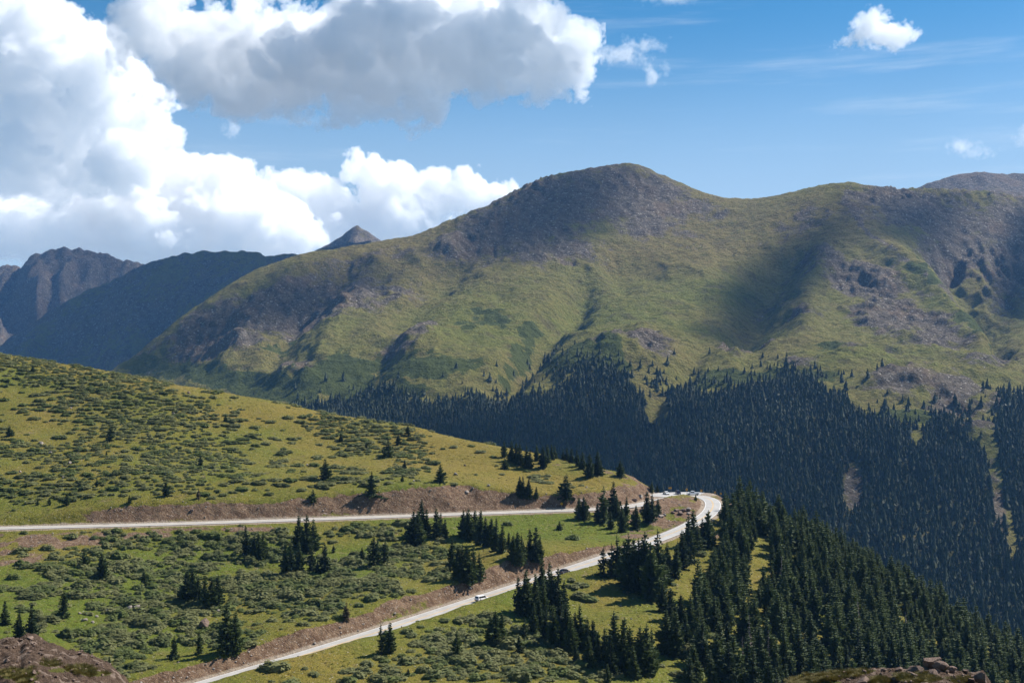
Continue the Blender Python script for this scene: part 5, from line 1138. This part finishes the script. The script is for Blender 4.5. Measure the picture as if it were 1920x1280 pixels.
def vol_cloud(name,Y,blobs,vox,dens,mat,bump=50,amp=44,edge=5,pad=30,seed=0,base=None,wisp=0,big=0.,warp=1.):
    """a cumulus: ellipsoid lumps given as direction (u,v) and half-size at distance Y, eroded by billow noise; all sizes /2100*Y metres"""
    k=Y/2100
    B=[]
    for b in blobs:
        u,v,ru,rv=b[:4]; dy=b[4] if len(b)>4 else 0; ry=b[5] if len(b)>5 else (ru+rv)*.55
        c=P(u,v,Y); B.append(((c[0],Y+dy*k,c[2]),(ru*k,ry*k,rv*k)))
    pd=pad*k
    lo=[min(c[i]-r[i] for c,r in B)-pd for i in range(3)]; hi=[max(c[i]+r[i] for c,r in B)+pd for i in range(3)]
    vo_=bpy.data.volumes.new(name)
    ob=bpy.data.objects.new(name,vo_);bpy.context.scene.collection.objects.link(ob)
    vo_.materials.append(mat)
    ng=bpy.data.node_groups.new(name,'GeometryNodeTree')
    ng.interface.new_socket('Geometry',in_out='INPUT',socket_type='NodeSocketGeometry')
    ng.interface.new_socket('Geometry',in_out='OUTPUT',socket_type='NodeSocketGeometry')
    N=ng.nodes;L=ng.links
    out=N.new('NodeGroupOutput');vc=N.new('GeometryNodeVolumeCube')
    vc.inputs['Min'].default_value=lo;vc.inputs['Max'].default_value=hi
    for i,a in enumerate('XYZ'): vc.inputs['Resolution '+a].default_value=max(8,int((hi[i]-lo[i])/(vox*k*(1.5 if i==1 else 1))))
    print(name,[vc.inputs['Resolution '+a].default_value for a in 'XYZ'])
    pos=N.new('GeometryNodeInputPosition')
    def M(op,a,b=None,c=None):
        n=N.new('ShaderNodeMath');n.operation=op
        for i,v in enumerate((a,b,c)):
            if v is None: continue
            if isinstance(v,(int,float)): n.inputs[i].default_value=v
            else: L.new(v,n.inputs[i])
        return n.outputs[0]
    def VM(op,a,b):
        n=N.new('ShaderNodeVectorMath');n.operation=op
        for i,v in enumerate((a,b)):
            if isinstance(v,(tuple,)): n.inputs[i].default_value=v
            else: L.new(v,n.inputs[i])
        return n.outputs[0]
    pp=VM('MULTIPLY',pos.outputs[0],(1/k,1/k,1/k))      # metres -> units of 1/2100 rad
    # domain warp
    w=N.new('ShaderNodeTexNoise');w.inputs['Scale'].default_value=1/120;w.inputs['Detail'].default_value=1
    L.new(VM('ADD',pp,(seed*37.,seed*11.,0.)),w.inputs['Vector'])
    wp=VM('MULTIPLY',VM('SUBTRACT',w.outputs['Color'],(.5,.5,.5)),(60.*warp,60.*warp,40.*warp))
    q=VM('ADD',pp,wp)
    acc=None
    for (c,r) in B:
        s=VM('SUBTRACT',q,tuple(x/k for x in c)); s=VM('MULTIPLY',s,tuple(k/x for x in r))
        n=N.new('ShaderNodeVectorMath');n.operation='LENGTH';L.new(s,n.inputs[0])
        f=M('MULTIPLY',M('SUBTRACT',1,n.outputs['Value']),min(r)/k)
        acc=f if acc is None else M('SMOOTH_MAX',acc,f,12)
    def vor(scale,off):
        vo=N.new('ShaderNodeTexVoronoi');vo.feature='F1';vo.inputs['Scale'].default_value=scale
        L.new(VM('ADD',q,(off,off*2,seed*51.)),vo.inputs['Vector'])
        return M('SUBTRACT',.3,M('MULTIPLY',vo.outputs['Distance'],vo.outputs['Distance']))
    acc=M('ADD',acc,M('MULTIPLY',vor(.42/bump,9.),amp*1.5*big))
    acc=M('ADD',acc,M('MULTIPLY',vor(1/bump,3.),amp))
    acc=M('ADD',acc,M('MULTIPLY',vor(2.2/bump,31.),amp*.55))
    acc=M('ADD',acc,M('MULTIPLY',vor(4.8/bump,17.),amp*.36))
    acc=M('ADD',acc,M('MULTIPLY',vor(10.5/bump,23.),amp*.17))
    no=N.new('ShaderNodeTexNoise');no.inputs['Scale'].default_value=1.6/bump;no.inputs['Detail'].default_value=6;no.inputs['Roughness'].default_value=.6
    L.new(VM('ADD',pp,(seed*91.,5.,0.)),no.inputs['Vector'])
    acc=M('ADD',acc,M('MULTIPLY',M('SUBTRACT',no.outputs[0],.5),amp*(.9+wisp)))
    g=M('MINIMUM',M('MAXIMUM',M('MULTIPLY',acc,1/edge),0),1)
    if base is not None:      # softer flat base
        sx=N.new('ShaderNodeSeparateXYZ');L.new(q,sx.inputs[0])
        g=M('MULTIPLY',g,M('MINIMUM',M('MAXIMUM',M('MULTIPLY',M('SUBTRACT',sx.outputs[2],690-base[0]),1/base[1]),.0),1))
    L.new(M('MULTIPLY',g,dens/k),vc.inputs['Density'])
    sm=N.new('GeometryNodeSetMaterial');sm.inputs['Material'].default_value=mat
    L.new(vc.outputs[0],sm.inputs[0]);L.new(sm.outputs[0],out.inputs[0])
    m=ob.modifiers.new('shape','NODES');m.node_group=ng
    return ob
CM = cloud_material('cloud_droplets', .0)
C = lambda lab, *a, **k: tag(vol_cloud('cumulus_cloud', *a, **k), lab, 'cloud')
VX = 1.8
C('huge grey-bellied cumulus with bright rims across the top of the sky', 5000, [(310,60,80,110,0,45),(400,110,120,80,0,90),(540,120,150,75,-20,120),(700,110,160,85,-20,120),(860,110,140,75,-20,100),(1000,95,95,75,0,60),(1065,115,45,50,0,30),(430,30,110,60,60,40),(600,5,130,60,90,40),(760,0,140,60,110,40),(900,20,130,60,90,40),(1010,45,85,60,50,40),(640,200,70,40,0,30),(760,182,65,40,0,30),(470,165,120,35,0,60),(880,145,110,34,0,50)], 1.8, .032, CM, bump=48, amp=44, edge=3.2, big=1., seed=1)
C('towering white cumulus with a shaded base at the left edge of the sky', 9500, [(50,60,90,80,0,60),(130,70,80,60,60,50),(215,85,40,40),(40,180,130,110,0,90),(170,170,100,100,-40,70),(250,200,60,70,0,50),(250,265,70,60,0,50),(90,300,190,80,0,90),(220,310,95,50,-40,60),(0,120,80,80,-60,60)], VX, .048, CM, bump=46, amp=42, edge=3.2, big=1., seed=2)
C('low white cumulus bank above the far left peaks', 10500, [(340,330,55,50),(415,350,60,55),(470,380,50,45),(250,390,130,75),(100,430,150,65),(450,425,110,60),(540,440,50,35),(330,450,150,45)], VX, .062, CM, bump=42, amp=36, edge=3.2, big=.7, seed=3)
C('white cauliflower cumulus behind the left shoulder of the mountain', 11500, [(540,350,42,34),(610,370,60,45),(690,335,55,52),(740,360,60,50),(815,365,50,44),(862,350,34,28),(910,375,55,28),(720,420,120,45),(640,410,50,30)], VX, .062, CM, bump=40, amp=34, edge=3.2, big=.6, seed=4)
C('small bright cloudlet alone in the upper right sky', 7000, [(1640,46,34,30),(1668,70,38,22),(1608,68,24,10)], 2.2, .05, CM, bump=26, amp=26, edge=5, wisp=.8, seed=5)
C('ragged wisp of cloud just right of the huge cumulus', 7000, [(1170,100,36,16),(1205,90,24,12),(1225,140,16,14)], 2.2, .022, CM, bump=26, amp=26, edge=10, wisp=1.2, seed=6)
C('tiny cloud scrap over the far right ridge', 9000, [(1800,275,24,10),(1830,284,22,5)], 2.2, .02, CM, bump=18, amp=16, edge=8, wisp=1., seed=7)
C('tiny cloud scrap between the left cumulus and the huge one', 8000, [(432,242,14,12),(425,252,12,6)], 2.2, .025, CM, bump=16, amp=14, edge=6, wisp=.8, seed=8)
C('tiny white cloud at the right edge above the grey mountain', 9000, [(1918,262,24,12),(1940,250,24,20)], 2.4, .012, CM, bump=18, amp=14, edge=7, wisp=.6, seed=9)
C('cloud fringe cut by the top edge of the sky', 7000, [(1230,-8,50,14),(1270,-12,40,12)], 2.4, .012, CM, bump=20, amp=16, edge=7, wisp=.6, seed=10)

# clouds above the frame, whose shadows lie on the left ridge, the valley forest and the spur
def overhead(lab, X0, Y0, Z0, rx, ry, rz, seed, dens=.02):
    k = Y0/2100; u = UC+X0/k; v = VH-Z0/k
    C(lab, Y0, [(u, v, rx/k, rz/k, 0, ry/k), (u+rx*.5/k, v, rx*.6/k, rz*.8/k, ry*.4/k, ry*.6/k), (u-rx*.5/k, v, rx*.6/k, rz*.8/k, -ry*.4/k, ry*.6/k)], 40/k, dens*k, CM, bump=260/k, amp=55/k, edge=70/k, pad=170/k, warp=.5, seed=seed)
def shade(lab, u, v, Y, h, rx, ry, rz, seed, dens=.02):
    """a cloud standing between the sun and the ground point (u, v, Y), h metres above it"""
    q = P(u, v, Y); t = h/sun_dir.z
    overhead(lab, q[0]+sun_dir.x*t, q[1]+sun_dir.y*t, q[2]+h, rx, ry, rz, seed, dens)
shade('cloud overhead beyond the top edge shading the dark left ridge', 330, 540, 4050, 2000, 950, 480, 200, 21)
shade('cloud overhead shading the left part of the valley forest', 950, 800, 1550, 1450, 330, 170, 90, 22, 0.018)
shade('thin unseen cloud added overhead to dim the far left crags', 120, 520, 5300, 2000, 420, 300, 120, 30, .006)  # unseen cloud, put in only to make the crags darker
shade('thin cloud overhead dimming the right part of the valley forest', 1600, 900, 1380, 1500, 300, 150, 80, 29, 0.007)
shade('cloud overhead shading the dip left of the mountain spur', 1405, 610, 2250, 1500, 115, 200, 80, 23, 0.024)
shade('cloud overhead shading the upper dip beside the mountain spur', 1480, 500, 2560, 1600, 105, 190, 80, 28, 0.022)
shade('cloud overhead shading the cliffs at the right edge', 1985, 500, 2600, 1500, 130, 240, 80, 24, 0.04)
shade('thin cloud overhead dimming the scree face of the peak', 1010, 420, 2800, 1700, 230, 150, 80, 25, 0.022)
shade('thin cloud overhead dimming the left flank of the mountain', 470, 590, 2400, 1900, 260, 160, 80, 26, 0.016)
shade('thin cloud overhead dimming the cliffs of the right shoulder', 1730, 410, 2750, 1500, 150, 120, 70, 27, 0.022)
